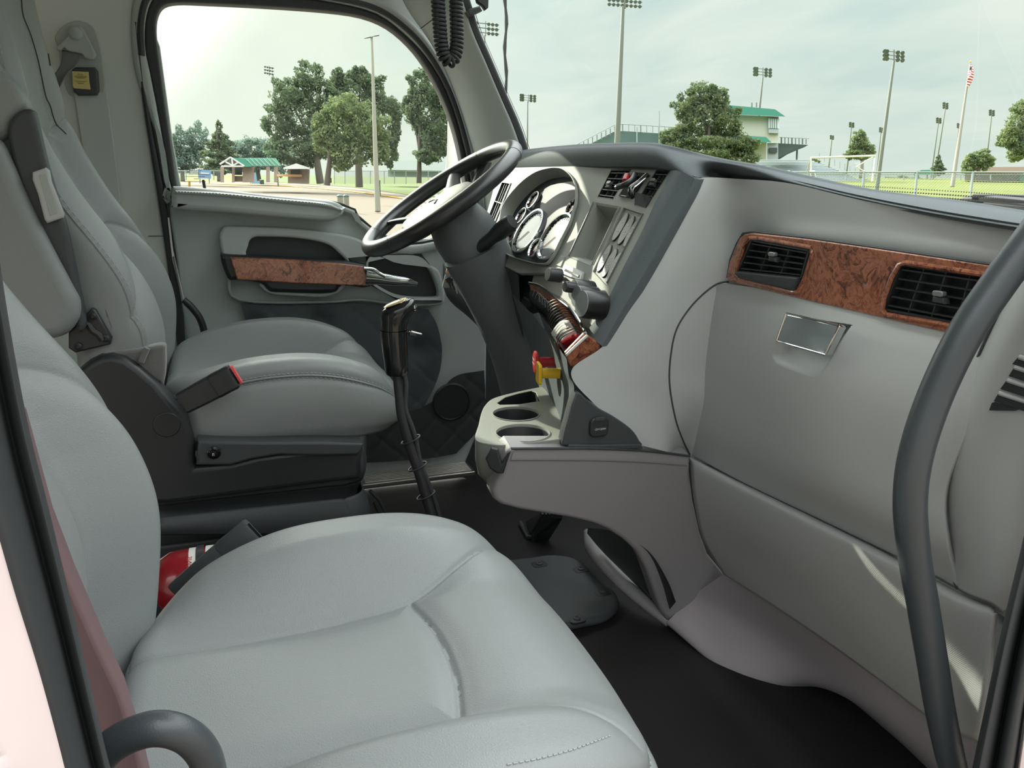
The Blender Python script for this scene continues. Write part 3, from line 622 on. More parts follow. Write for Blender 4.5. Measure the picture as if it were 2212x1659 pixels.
# driver's A-pillar cover, windshield edge, header
rows = []
L_ = [(842, -60), (880, 20), (925, 85), (960, 150), (990, 225), (1012, 295), (1030, 360), (1045, 430), (1050, 500)]
Rr = [(980, -60), (1006, 20), (1022, 70), (1050, 135), (1082, 210), (1108, 270), (1127, 325), (1140, 370), (1150, 420)]
for (a, b), (c, d) in zip(L_, Rr):
    m1, m2, m3 = [(a+(c-a)*t, b+(d-b)*t) for t in (.12, .45, .85)]
    rows.append([PY(a, b, 2.40), PY(*m1, 2.345), PY(*m2, 2.27), PY(*m3, 2.215), PY(c, d, 2.205), PY(c+3, d, 2.23)])
ap = solidify(MB().grid(patch(rows, 6, 6)).out('trim_2', M['trimgrey'], ang=60), .01); struct(ap)
js = MB(); js.tube([PY(908, 62, 2.275), PY(955, 27, 2.255), PY(992, 8, 2.222)], .0012, 6); js.out('cover_joint', M['ink'], ap)
rows = []
for (c, d) in [(968, -110)]+Rr[1:8]:
    rows.append([PY(c, d, 2.204), PY(c+6, d-1, 2.202), PY(c+14, d-2, 2.203), PY(c+15, d-2, 2.23)])
ws = solidify(MB().grid(patch(rows, 5, 4)).out('trim_3', M['rubber2'], ang=60), .006); struct(ws)
mb = MB()     # printed dots along the glass edge
Pd = cat_rom([PY(c+17.5, d-2, 2.225) for c, d in Rr[1:7]], 34)
for q in Pd[::1]: mb.lathe(q, (-.35, -.7, .2), [(.0011, 0), (.0011, .0006), (.0001, .0006)], 6)
mb.out('edge_dots', M['ink'], ws)
base = [A(.79, 2.235, 1.16), A(.90, 2.24, 1.06), A(1.10, 2.10, 1.025), A(1.26, 1.80, 1.0), A(1.33, 1.40, .985), A(1.28, 1.0, .975), A(1.12, .75, .965), A(.92, .56, .955)]
topc = [A(.33, 2.21, 1.80), A(.36, 2.22, 1.80), A(.52, 2.10, 1.79), A(.62, 1.80, 1.79), A(.66, 1.40, 1.79), A(.62, 1.0, 1.79), A(.55, .75, 1.79), A(.46, .58, 1.79)]
rows = [base[1:], [b*.5+t*.5 for b, t in zip(base[1:], topc[1:])], topc[1:]]
w2 = MB().grid(patch(rows, 12, 12)).out('window_2', M['shield'], ang=180); struct(w2)
hdr = MB().tube(cat_rom(topc[1:], 6), .035, 10).out('trim_4', M['headliner']); struct(hdr)
cw = MB()
for q in (0,):
    P1 = [b+A(.0, 0, -.012) for b in base[1:]]; P2 = [b+A(.28, 0, -.10) for b in base[1:]]
    cw.grid(patch([P1, P2], 2, 8))
cwl = solidify(cw.out('cowl', M['black'], ang=60), .01); struct(cwl)
# dotted black border low on the windshield (passenger half)
mb = MB(); P = cat_rom([b*.985+t*.015+A(-.006, 0, 0) for b, t in zip(base, topc)][4:], 60)
for k, q in enumerate(P):
    for j, r_ in enumerate((.0022, .0018, .0013)):
        mb.lathe(q+A(-.004*j, .003*(j % 2), .007*j), (-.6, -.3, .5), [(r_, 0), (r_, .0004), (.0001, .0004)], 6)
mb.out('border_dots', M['ink'], w2)
mb = MB().grid(patch([[b+A(-.008, 0, -.02) for b in base[3:]], [b*.99+t*.01+A(-.006, 0, 0) for b, t in zip(base, topc)][3:]], 3, 10)); solidify(mb.out('border_band', M['ink'], w2, ang=60), .001)
# passenger-side B-pillar, seal and body skin close to the camera
fp = YF(.30)
rowsS, rowsB = [], []
for (lx, ly), (rx, ry) in zip([(-460, -700), (-330, -100), (-260, 200), (-190, 500), (-120, 800), (-60, 1050), (0, 1265), (60, 1455), (115, 1659), (160, 1850)], [(-200, -700), (-110, -100), (-62, 200), (-14, 480), (20, 700), (60, 915), (108, 1110), (160, 1330), (238, 1659), (290, 1850)]):
    q = lambda t, y: PY(lx+(rx-lx)*t, ly+(ry-ly)*t, y)
    rowsS.append([q(0, .325), q(.04, .305), q(.30, .300), q(.60, .312), q(.72, .325), q(.82, .318), q(.95, .318), q(1, .345), q(1.0, .44)])
    rowsB.append([q(.02, .31), q(-.2, .305), q(-2, .29), q(-6, .29), q(-12, .40)])
s1 = MB().grid(patch(rowsS, 8, 6), flip=True).out('trim_5', M['rubber2'], ang=60); struct(s1)
s2 = MB().grid(patch(rowsB, 8, 6)).out('wall_right', M['body'], ang=60); struct(s2)
solidify(s2, .01)
fr_ = YF(.455)
s3 = plate('trim_6', fr_, traced(fr_, [(-400, 700), (40, 900), (100, 1120), (150, 1250), (215, 1400), (262, 1500), (300, 1620), (330, 1750), (330, 1900), (-400, 1900)]), [], -.02, 0, material('mauve_inner_trim', srgb(112, 90, 94), .6), None, bev=.003); struct(s3)
# front door opening: seal and body edge at the right
rowsS, rowsB = [], []
for (lx, ly), (rx, ry) in zip([(2640, -300), (2480, 150), (2370, 500), (2265, 900), (2212, 1155), (2180, 1290), (2150, 1420), (2125, 1540), (2100, 1659), (2062, 1850)], [(2760, -260), (2600, 200), (2480, 560), (2370, 950), (2300, 1170), (2262, 1300), (2236, 1420), (2214, 1540), (2196, 1659), (2166, 1850)]):
    q = lambda t, y: PY(lx+(rx-lx)*t, ly+(ry-ly)*t, y)
    rowsS.append([q(0, .52), q(.02, .49), q(.2, .475), q(.42, .49), q(.5, .50), q(.6, .478), q(.85, .470), q(1, .49)])
    rowsB.append([q(1.02, .485), q(1.15, .47), q(2.2, .46), q(6, .45)])
s4 = MB().grid(patch(rowsS, 8, 6), flip=True).out('trim_7', M['rubber2'], ang=60); struct(s4)
s5 = MB().grid(patch(rowsB, 8, 6), flip=True).out('trim_8', M['body'], ang=60); struct(s5)
# grab handles
def handle(name, P, r, label, m, y):
    pts = cat_rom([PY(a, b, yy) for a, b, yy in P], 10)
    o = MB().tube(pts, r, 20, cap=True).out(name, m, None, ang=80)
    return tag(o, label, 'grab handle')
tubem = material('satin_black_rubber_tube', srgb(66, 72, 76), .38, bump=('noise', 900, .15), spec=.6)
handle('grab_handle', [(2420, 260, .53), (2320, 395, .53), (2225, 520, .535), (2155, 615, .54), (2085, 720, .545), (2022, 850, .55), (1980, 975, .55), (1966, 1080, .55), (1974, 1190, .55), (1994, 1310, .55), (2014, 1430, .55), (2034, 1550, .55), (2065, 1690, .55), (2100, 1850, .555)], .0165, 'long bent black grab handle running down in front of the glove box', tubem, .55)
handle('grab_handle', [(190, 1700, .40), (215, 1640, .40), (262, 1598, .395), (330, 1574, .39), (392, 1584, .39), (436, 1622, .395), (455, 1680, .40), (460, 1760, .41)], .0092, 'black looped grab handle at the lower left, in front of the passenger seat', tubem, .4)
hd2 = MB().tube(cat_rom([PY(x, y, 2.36) for x, y in ((396, 648), (412, 662), (430, 685), (440, 712), (442, 740), (440, 770))], 6), .010, 12)
tag(hd2.out('grab_handle', M['black'], None), 'small black curved pull handle on the rear edge of the driver door', 'grab handle')
# shoulder belt anchor
bt = thing('shoulder_belt', PY(168, 120, 2.39), 'grey shoulder belt with triangular guide and yellow label on the rear pillar', 'seat belt')
fg = YF(2.40)
plate('belt_guide', fg, traced(fg, [(150, 78), (158, 63), (172, 57), (180, 62), (190, 80), (206, 112), (208, 122), (202, 130), (184, 126), (178, 118), (150, 112), (140, 104), (134, 110), (124, 108), (128, 98)]), [], 0, .012, M['trimgrey'], bt, bev=.004, sm=3)
q = fg.wp(164, 72, .012); MB().lathe(q, (0, -1, 0), [(.017, 0), (.016, .008), (.012, .012), (.001, .013)], 28).out('guide_bolt', M['trimgrey'], bt)
mb = MB(); W_ = patch([[PY(134, 108, 2.395), PY(160, 112, 2.392), PY(178, 116, 2.395)], [PY(130, 140, 2.34), PY(150, 145, 2.34), PY(163, 142, 2.345)], [PY(105, 180, 2.25), PY(122, 182, 2.25), PY(139, 167, 2.25)], [PY(60, 260, 2.2), PY(80, 262, 2.2), PY(98, 260, 2.2)]], 6, 6)
solidify(mb.grid(W_).out('webbing', M['webbing'], bt), .0015)
pl_ = plate('retractor_cover', fg, traced(fg, [(156, 146), (206, 146), (212, 154), (215, 196), (210, 206), (170, 207), (160, 198)]), [], -.01, .012, M['dark'], bt, bev=.005)
lb = plate('warning_label', fg, traced(fg, [(157.5, 155), (193, 156.5), (194.5, 178), (197.5, 194.5), (162, 192), (158.5, 186), (158.8, 178)]), [], .011, .014, M['cream'], bt, bev=.001)
mb = MB(); a, b = fg.px(175, 162.5); text('', 'CINTA', .0048, fg, a, b, .0145, None, None, mb=mb)
for i, (y, w_, bo) in enumerate(((166, .026, 0), (168.3, .028, 1), (170.6, .018, 1), (177, .026, 0), (179, .020, 0), (182, .012, 1))):
    a, b = fg.px(176, y); u = -w_/2; rs = random.Random(i+9)
    while u < w_/2:
        d_ = rs.uniform(.0012, .003); hh = .0013 if bo else .0008; mb.add([fg.w(a+u, b, .0145), fg.w(a+u+d_, b, .0145), fg.w(a+u+d_, b+hh, .0145), fg.w(a+u, b+hh, .0145)], [(0, 1, 2, 3)]); u += d_+.0007
mb.out('label_print', M['ink'], lb, smooth=False)
lb2 = MB(); W_ = patch([[PY(372, 555, 2.38), PY(376, 553, 2.38)], [PY(390, 640, 2.36), PY(394, 640, 2.36)], [PY(404, 740, 2.30), PY(412, 738, 2.30)], [PY(392, 752, 2.26), PY(408, 742, 2.25)]], 6, 3)
o = solidify(lb2.grid(W_).out('lap_belt', M['webbing'], None), .0015); tag(o, 'thin lap belt webbing running down between driver seat and door', 'seat belt')
# ================================================================== dashboard
F1 = Frame((.80, 1.25, 1.022), (.0435, -.999, 0), (.525, 0, .851))       # sloping instrument and stack face
FXp = lambda x: Frame((x, 1.0, 0), (0, -1, 0), (0, 0, 1))                  # passenger face, looking rearwards
FT = lambda z: Frame((0, 0, z), (1, 0, 0), (0, 1, 0))
FC = Frame((.8, 1.235, .54), (1, 0, 0), (0, -.25, .968))                    # near flank of the console
dash = thing('dashboard', (.95, 1.40, .40), 'grey moulded dashboard with burl wood trim, gauges, vents and cup holders across the cab', 'dashboard')
W = lambda x, y, z: A(x, y, z)
# dark top pad: front lip, crown and top running to the glass
cols = [((1085, 372), 2.26, (1090, 334), .80, 2.26), ((1150, 367), None, (1150, 325), .80, 0), ((1250, 362), None, (1240, 317), .795, 0), ((1330, 361), None, (1330, 314), .79, 0), ((1400, 362), None, (1400, 314), .79, 0),
        ((1452, 370), None, (1440, 320), .795, 0), ((1502, 388), None, (1500, 335), .81, 0), ((1545, 375), None, (1560, 348), .87, 0), ((1610, 379), None, (1640, 361), .875, 0), ((1700, 396), None, (1740, 383), .872, 0),
        ((1850, 431), None, (1880, 412), .868, 0), ((2000, 461), None, (2010, 428), .862, 0), ((2120, 482), None, (2120, 444), .855, 0), ((2230, 500), None, (2230, 462), .845, 0), ((2330, 515), None, (2330, 480), .83, 0)]
rows = []
ext = [.0, 0, 0, 0, 0, 0, .02, -.027, -.009, .02, .05, .08, .09, .08, .06]
for (b, yb, t, x, _), e in zip(cols, ext):
    pb = PX(*b, x) if yb is None else PY(*b, yb); pt = PX(*t, x+.012+e) if yb is None else PY(*t, yb)
    back = A(pt[0]+.20, pt[1]+.01, min(pt[2]-.07, .93))
    mid = pb*.45+pt*.55+A(-.012, 0, .002)
    rows.append([pb+A(.05, .0, -.004), pb+A(.012, 0, -.002), pb+A(-.002, 0, .003), mid, pt+A(-.004, 0, -.001), pt+A(.02, 0, -.001), pt*.5+back*.5, back])
tp = MB().grid(patch(rows, 8, 8)).out('top_pad', M['pad'], dash, ang=70); solidify(tp, .006)
# passenger side moulding with the near flank of the stack
def face(x, z, ys=(1.02, .88, .74, .62, .50)): return [W(x, y, z) for y in ys]
rows = [
 [PY(1503, 388, 1.25), W(.83, 1.25, 1.024), W(.868, 1.215, 1.022)]+[PX(px, py, .866) for px, py in ((1700, 395), (1850, 430), (2000, 460), (2120, 481), (2330, 515))],
 [PY(1478, 440, 1.249), W(.80, 1.248, .975), W(.862, 1.21, .972)]+[W(.862, y, z) for y, z in ((1.02, .965), (.90, .962), (.80, .955), (.70, .95), (.56, .945))],
 [PY(1438, 512, 1.248), W(.78, 1.246, .92), W(.865, 1.205, .925)]+face(.857, .935),
 [PY(1400, 580, 1.247), W(.76, 1.244, .87), W(.866, 1.20, .872)]+face(.862, .90),
 [PY(1360, 645, 1.246), W(.74, 1.243, .82), W(.868, 1.20, .825)]+face(.874, .83),
 [PY(1308, 742, 1.245), W(.72, 1.242, .74), W(.870, 1.20, .75)]+face(.874, .74),
 [PY(1234, 803, 1.243), W(.72, 1.242, .67), W(.872, 1.205, .66)]+face(.876, .64),
 [PY(1285, 874, 1.241), W(.76, 1.241, .60), W(.876, 1.21, .58)]+face(.876, .56),
 [PY(1384, 962, 1.238), PY(1440, 976, 1.238), PX(1494, 992, .872)]+face(.886, .49)]
b_ = MB().grid(patch(rows, 10, 10), flip=True).out('dash_body', M['vinyl'], dash, ang=70)
# rounded dark pad along the stack's near edge
rows = []
for (ax, ay), (bx, by) in zip([(1448, 371), (1436, 400), (1415, 440), (1388, 500), (1352, 570), (1318, 640), (1288, 692), (1264, 720)], [(1503, 387), (1490, 418), (1470, 455), (1437, 515), (1394, 592), (1352, 662), (1318, 722), (1302, 748)]):
    a = F1.wp(ax, ay, .002); b = PY(bx, by, 1.243); n1 = F1.n*.012; 
    rows.append([a-F1.n*.03, a, a*.72+b*.28+n1*.95+A(0, -.004, 0), a*.4+b*.6+n1*1.2+A(0, -.006, 0), a*.1+b*.9+n1*.35+A(0, -.004, 0), b, b+A(.02, .004, 0)])
MB().grid(patch(rows, 6, 6), flip=True).out('edge_pad', M['pad'], dash, ang=80)
# ---- face plate with openings
def px1(L_, h=0): return traced(F1, L_, h)
hood = [(1086, 470), (1090, 450), (1106, 425), (1133, 396), (1162, 376), (1191, 367.5), (1213, 367), (1227, 373), (1240, 386), (1248, 403), (1250, 418), (1249, 441), (1243, 461), (1235, 487), (1217, 523), (1203, 552), (1191, 569), (1183, 574), (1162, 573), (1133, 565), (1102, 554), (1088, 535), (1082, 500)]
slotv = [(1086, 394), (1104, 397), (1068, 486), (1053, 477)]
ventA = [(1320, 367), (1363, 367), (1324, 431), (1290, 426)]
ventC = [(1418, 368), (1447, 369), (1395, 449), (1370.5, 442)]
trayQ = [(1287, 438), (1335, 446), (1276, 574), (1231, 556)]
swQ = [(1346.5, 449), (1386, 462), (1309, 617), (1281, 586)]
def scale_px(L_, k): c = np.mean(L_, 0); return [(c[0]+(x-c[0])*k, c[1]+(y-c[1])*k) for x, y in L_]
outer = [(1040, 500), (1060, 430), (1075, 370), (1100, 362), (1250, 358), (1400, 356), (1474, 366), (1446, 424), (1396, 500), (1330, 625), (1290, 696), (1278, 680), (1268, 640), (1222, 600), (1180, 590), (1120, 590), (1060, 560), (1036, 530)]
plate('face_plate', F1, px1(outer), [px1(hood), px1(slotv), px1(scale_px(ventA, 1.02)), px1(scale_px(ventC, 1.02)), px1(scale_px(trayQ, 1.0)), px1(scale_px(swQ, 1.0))], -.012, .0, M['stack'], dash, bev=.0015)
# lower part of the instrument fascia, behind the column and knobs
plate('lower_fascia', F1, px1([(1146, 572), (1185, 580), (1232, 560), (1285, 588), (1320, 622), (1300, 680), (1272, 716), (1240, 690), (1205, 640), (1165, 618), (1138, 606)]), [], -.05, -.014, M['stack'], dash, bev=.002)
plate('fascia_void', F1, px1([(1040, 540), (1120, 570), (1160, 575), (1160, 620), (1090, 640), (1030, 600)]), [], -.09, -.06, M['black'], dash, bev=.002)  # black plate stands for the unlit void beside the fascia
# instrument pod
hp = px1(hood); cen = np.mean(hp, 0)
mb = MB(); H_ = cat_rom([A(a, b, 0) for a, b in hp], 4, True)
ring = lambda h, k: [F1.w(cen[0]+(q[0]-cen[0])*k, cen[1]+(q[1]-cen[1])*k, h) for q in H_]
mb.grid([ring(.004, 1.012), ring(.010, 1.004), ring(.010, .992), ring(.004, .985), ring(-.03, .97)], close_v=True)
pod = mb.out('gauge_hood', M['stack'], dash, ang=60)
FG = Frame(F1.w(0, 0, -.028), F1.u, F1.v)
plate('gauge_panel', FG, traced(FG, scale_px(hood, 1.05)), [], -.004, 0, material('matte_charcoal', srgb(72, 76, 78), .8, spec=.1), pod, bev=.001)
plate('display_screen', FG, traced(FG, [(1178, 408), (1198, 399), (1220, 396), (1243, 404), (1246, 420), (1241, 444), (1232, 466), (1208, 467), (1186, 503), (1172, 499), (1170, 475), (1168, 440)]), [], 0, .002, material('instrument_screen', srgb(58, 56, 66), .3, spec=.04), pod, bev=.0008, sm=3)
dialm = material('gauge_dial_lens', srgb(96, 104, 106), .16, spec=.35)
def gauge(c, top, bot, name, big):
    a, b = FG.px(*c); t = np.array(FG.px(*top)); q = np.array(FG.px(*bot)); r = np.linalg.norm(t-q)/2; a, b = (t+q)/2
    g = MB().lathe(FG.w(a, b, .001), FG.n, [(r*.86, .006), (r*.93, .010), (r, .010), (r*1.02, .002), (r*1.02, -.002)], 48, cap=False).out(name, M['chrome'], pod)
    MB().lathe(FG.w(a, b, .0), FG.n, [(r*.9, .0015), (r*.9, .0045), (0.0005, .0045)], 40).out('dial', dialm if big else M['gloss'], g)
    mk = MB(); n = 24 if big else 10
    for i in range(n):
        th = math.radians(225-270*i/(n-1)); r0, r1 = r*.74, r*.84
        mk.box(FG.w(a+math.cos(th)*(r0+r1)/2, b+math.sin(th)*(r0+r1)/2, .0052), (.0009, .0009, .0009)) if not big else mk.tube([FG.w(a+math.cos(th)*r0, b+math.sin(th)*r0, .005), FG.w(a+math.cos(th)*r1, b+math.sin(th)*r1, .005)], .0006, 4)
    mk.out('tick_marks', M['whiteink'], g, smooth=False)
    MB().tube([FG.w(a, b, .006), FG.w(a-r*.5, b-r*.5, .006)], .0008 if big else .0006, 6).out('needle', M['redink'], g)
gauge((1146, 502), (1165, 457), (1126, 548), 'large_gauge', 1); gauge((1204, 514), (1222, 466), (1184, 564), 'large_gauge', 1)
for c, t, b in (((1157, 435), (1165, 418), (1148, 454)), ((1131, 470), (1139, 453), (1122, 487)), ((1110, 513), (1119, 495), (1102, 531)), ((1161, 538), (1171, 519), (1151, 559)), ((1240, 450), (1245, 436), (1236, 465))): gauge(c, t, b, 'small_gauge', 0)
# vents
def vent(name, fr, quad, ns, nv, parent, depth=.008, proud=.004, tabpx=None, lab=None, lip=0):
    Q = [np.array(fr.px(*p)) for p in quad]      # TL TR BR BL
    v = thing2(name, fr.w(*(sum(Q)/4)), parent); bi = lambda s, t: (Q[0]*(1-s)+Q[1]*s)*(1-t)+(Q[3]*(1-s)+Q[2]*s)*t
    plate('vent_duct', fr, [tuple(q) for q in Q], [], -depth-.002, -depth, M['black'], v, bev=.0005)
    mb = MB()
    def bar(p, q, w, h0, h1, tilt=0):
        d = (q-p)/np.linalg.norm(q-p); nrm = np.array([-d[1], d[0]])*w
        vs = [fr.w(*(e+sg*nrm+np.array([0, tilt*(h1-h)])), h) for e in (p, q) for sg, h in ((-1, h0), (1, h0), (1, h1), (-1, h1))]
        mb.add(vs, [(0, 1, 2, 3), (7, 6, 5, 4), (0, 4, 5, 1), (1, 5, 6, 2), (2, 6, 7, 3), (3, 7, 4, 0)])
    for k in range(ns): t = (k+.5)/ns; bar(bi(.03, t), bi(.97, t), .0011, -depth*.6, proud)
    mb.out('louvres', M['black'], v, smooth=False)
    mb = MB()
    for k in range(1, nv): s = k/nv; bar(bi(s, .03), bi(s, .97), .0008, -depth, proud-.003)
    mb.out('vanes', M['dark'], v, smooth=False); mb = MB()
    for p, q in ((0, 1), (1, 2), (2, 3), (3, 0)): bar(Q[p], Q[q], .0016, -depth, proud+.001)
    mb.out('vent_rim', M['black'], v, smooth=False)
    if lip:
        a, b = bi(0, 1), bi(1, 1); a2, b2 = bi(.02, 1-lip), bi(.98, 1-lip)
        P = [fr.w(*a, .0), fr.w(*b, .0), fr.w(*b2, .014), fr.w(*a2, .014)]; c = [fr.w(*a, -.01), fr.w(*b, -.01), fr.w(*b2, .0), fr.w(*a2, .0)]
        MB().add(P+c, [(0, 1, 2, 3), (7, 6, 5, 4), (0, 4, 5, 1), (1, 5, 6, 2), (2, 6, 7, 3), (3, 7, 4, 0)]).out('tilted_lip', M['dark'], v, smooth=False)
    if tabpx:
        a, b = fr.px(*tabpx); w_ = .008
        t_ = plate('thumb_tab', fr, [(a-w_, b-.004), (a+w_, b-.004), (a+w_*1.3, b-.012), (a-w_*1.1, b-.012)], [], -.004, proud+.006, M['dark'], v, bev=.002)
        plate('tab_insert', fr, rrect(a-w_, b-.0035, a+w_, b+.0035, .003), [], proud, proud+.008, M['steel'], v, bev=.001)
    return v
def thing2(name, loc, parent):
    o = bpy.data.objects.new(name, None); COL.objects.link(o); o.parent = parent; o.location = Vector(np.array(loc)-WO[parent.name]); o.empty_display_size = .02; WO[o.name] = np.array(loc, float); return o
vent('side_vent', F1, slotv, 1, 4, dash, .010, .002)
vent('air_vent', F1, ventA, 5, 3, dash, .012, -.001, (1319, 397)); vent('air_vent', F1, ventC, 5, 3, dash, .012, -.001, (1414, 392), lip=.25)
# lower lip of the right-hand centre vent, storage tray, switches
mb = MB(); TQ = [np.array(F1.px(*p)) for p in trayQ]; c = sum(TQ)/4
for k0, h0, k1, h1 in ((1.0, .0, .94, -.002), (.94, -.002, .74, -.030), (.74, -.030, .0, -.030)):
    mb.grid([[F1.w(*(c+(q-c)*k0), h0) for q in TQ], [F1.w(*(c+(q-c)*k1), h1) for q in TQ]], close_v=True)
mb.out('phone_tray', M['stack'], dash, ang=20)
mb = MB()
for a, b in (((1282.5, 437), (1229, 553)), ((1339, 447), (1280, 571)), ((1389, 461), (1311, 612))): mb.tube([F1.wp(*a, .001), F1.wp(*b, .001)], .0022, 8)
for i, s_ in enumerate((0,)): pass
tr_ = [((1282.5, 437), (1229, 553)), ((1339, 447), (1280, 571)), ((1389, 461), (1311, 612))]
for a, b in tr_: MB().tube([F1.wp(*a, .001), F1.wp(*b, .001)], .0022, 8).out('chrome_strip', M['chrome'], dash)
sp_ = plate('switch_panel', F1, px1(swQ), [], -.012, -.004, M['stack'], dash, bev=.001)
for (tx, ty), (bx, by) in (((1354.5, 459), (1322, 520)), ((1368, 465), (1334, 528)), ((1381, 470), (1346, 533)), ((1318, 527), (1289.5, 587)), ((1330, 535.5), (1300.5, 598.5)), ((1341, 543), (1310, 611))):
    t, b = np.array(F1.px(tx, ty)), np.array(F1.px(bx, by)); c = (t+b)/2; L2 = np.linalg.norm(t-b)/2; an = math.atan2(*(t-b)[::-1])
    g = plate('rocker_switch', F1, ell(c[0], c[1], L2, L2*.42, 36, an), [], -.006, -.001, M['switchm'], sp_, bev=.0015)
    d = (t-b)/np.linalg.norm(t-b); mk = MB()
    for k in (-.30, -.12, .30): mk.tube([F1.w(*(c+d*L2*k+np.array([-.0025, 0])), -.0005), F1.w(*(c+d*L2*k+np.array([.0025, 0])), -.0005)], .0007, 4)
    mk.out('switch_symbol', M['whiteink'], g, smooth=False)
# small pushbutton plate and bright slot
plate('button_plate', F1, px1([(1212, 553), (1222, 556), (1213, 578), (1203, 574)]), [], -.002, .003, M['stack'], dash, bev=.001)
cs = plate('chrome_socket', F1, px1([(1226, 572), (1264, 590), (1258, 611), (1213, 592)]), [], -.014, .005, M['steel'], dash, bev=.002)
plate('socket_slot', F1, px1([(1226, 583), (1256, 597), (1254, 603), (1223, 588)]), [], .004, .0065, M['gloss'], cs, bev=.0008)
plate('button_plate', F1, px1([(1272, 600), (1300, 628), (1293, 646), (1266, 618)]), [], -.002, .002, M['stack'], dash, bev=.001)
# round knobs pointing rearwards
def knob(fx, fy, y, rpx, Lk, name, m, facem=None, dirv=(-.97, -.05, .15), flutes=0):
    p = PY(fx, fy, y); dist = np.linalg.norm(p-CAM); r = rpx/F*dist; d = np.array(dirv)/np.linalg.norm(dirv)
    mb = MB().lathe(p-d*Lk, d, [(r*.98, 0), (r, Lk*.1), (r, Lk*.88), (r*.93, Lk)], 30)
    if flutes:
        for i in range(flutes): 
            a = 2*math.pi*i/flutes; u = np.cross(d, A(0, 0, 1)); u /= np.linalg.norm(u); w_ = np.cross(d, u)
            q = p+(u*math.cos(a)+w_*math.sin(a))*r*.92; mb.tube([q-d*Lk*.95, q-d*Lk*.05], r*.16, 8)
    k = mb.out(name, m, dash); MB().lathe(p+d*.0002, d, [(r*.92, 0), (r*.90, .0012), (r*.2, .0016), (.0003, .0016)], 28).out('knob_face', facem or m, k); return k
satin = material('satin_grey_face', srgb(138, 143, 144), .4, 0)
knob(1184, 592, 1.42, 15, .028, 'round_knob', M['black'], flutes=3)
knob(1221, 619, 1.33, 12, .022, 'round_knob', M['black'], flutes=6)
knob(1239, 626, 1.345, 24, .040, 'climate_knob', M['switchm'], satin); knob(1246, 640, 1.305, 25, .040, 'climate_knob', M['switchm'], satin); k_ = knob(1257, 656, 1.262, 31, .044, 'climate_knob', M['switchm'], satin)
0 and plate('control_shelf', FT(.80), traced(FT(.80), [(1150, 600), (1210, 622), (1245, 660), (1280, 660), (1280, 600), (1215, 580)]), [], -.006, 0, M['dark'], dash, bev=.002)
# burl bin below the stack with its bright rim
FB = Frame(PY(1264, 722, 1.245), (1, -.05, 0), (0, -.3, .95))
bn = plate('bin_front', FB, traced(FB, [(1264, 721), (1284, 734), (1308, 753), (1254, 794), (1236, 797), (1228, 786), (1222, 764)]), [], -.01, .0, M['burl'], dash, bev=.003)
mb = MB().tube([FB.wp(x, y, .002) for x, y in ((1269, 724), (1246, 745), (1223, 767))], .0028, 8); mb.out('bright_edge', M['white'], bn)  # white tube paints the sunlit edge of the bin
mb = MB().tube(cat_rom([PY(x, y, yy) for x, y, yy in ((1143, 612, 1.62), (1165, 617, 1.57), (1190, 634, 1.50), (1212, 650, 1.44), (1234, 668, 1.38), (1252, 694, 1.31), (1264, 720, 1.248))], 6), .0035, 8); mb.out('bin_rim', M['chrome'], bn)
rows = [[PY(1143, 612, 1.62), PY(1190, 634, 1.50), PY(1234, 668, 1.38), PY(1264, 720, 1.247)], [PY(1150, 640, 1.64), PY(1196, 668, 1.53), PY(1244, 705, 1.40), PY(1290, 748, 1.30)], ]
MB().grid(patch(rows, 5, 5), flip=True).out('bin_wall', M['burl'], bn, ang=70)
rows = [[PY(1130, 640, 1.66), PY(1175, 690, 1.50), PY(1222, 766, 1.245)], [PY(1160, 650, 1.72), PY(1215, 700, 1.58), PY(1270, 780, 1.35)]]
MB().grid(patch(rows, 4, 5), flip=True).out('bin_floor', M['black'], bn, ang=70)
# curved lower column shroud that faces the driver, below the bin
rows = [[PY(1105, 632, 1.72), PY(1150, 680, 1.60), PY(1195, 735, 1.42), PY(1224, 775, 1.25)], [PY(1125, 690, 1.74), PY(1160, 735, 1.62), PY(1200, 775, 1.43), PY(1229, 812, 1.245)], [PY(1150, 770, 1.72), PY(1172, 800, 1.60), PY(1204, 830, 1.42), PY(1240, 846, 1.245)], [PY(1165, 838, 1.62), PY(1182, 852, 1.56), PY(1204, 905, 1.42), PY(1219, 957, 1.24)]]
bp = MB().grid(patch(rows, 8, 8), flip=True).out('brake_panel', M['pad'], dash, ang=70)
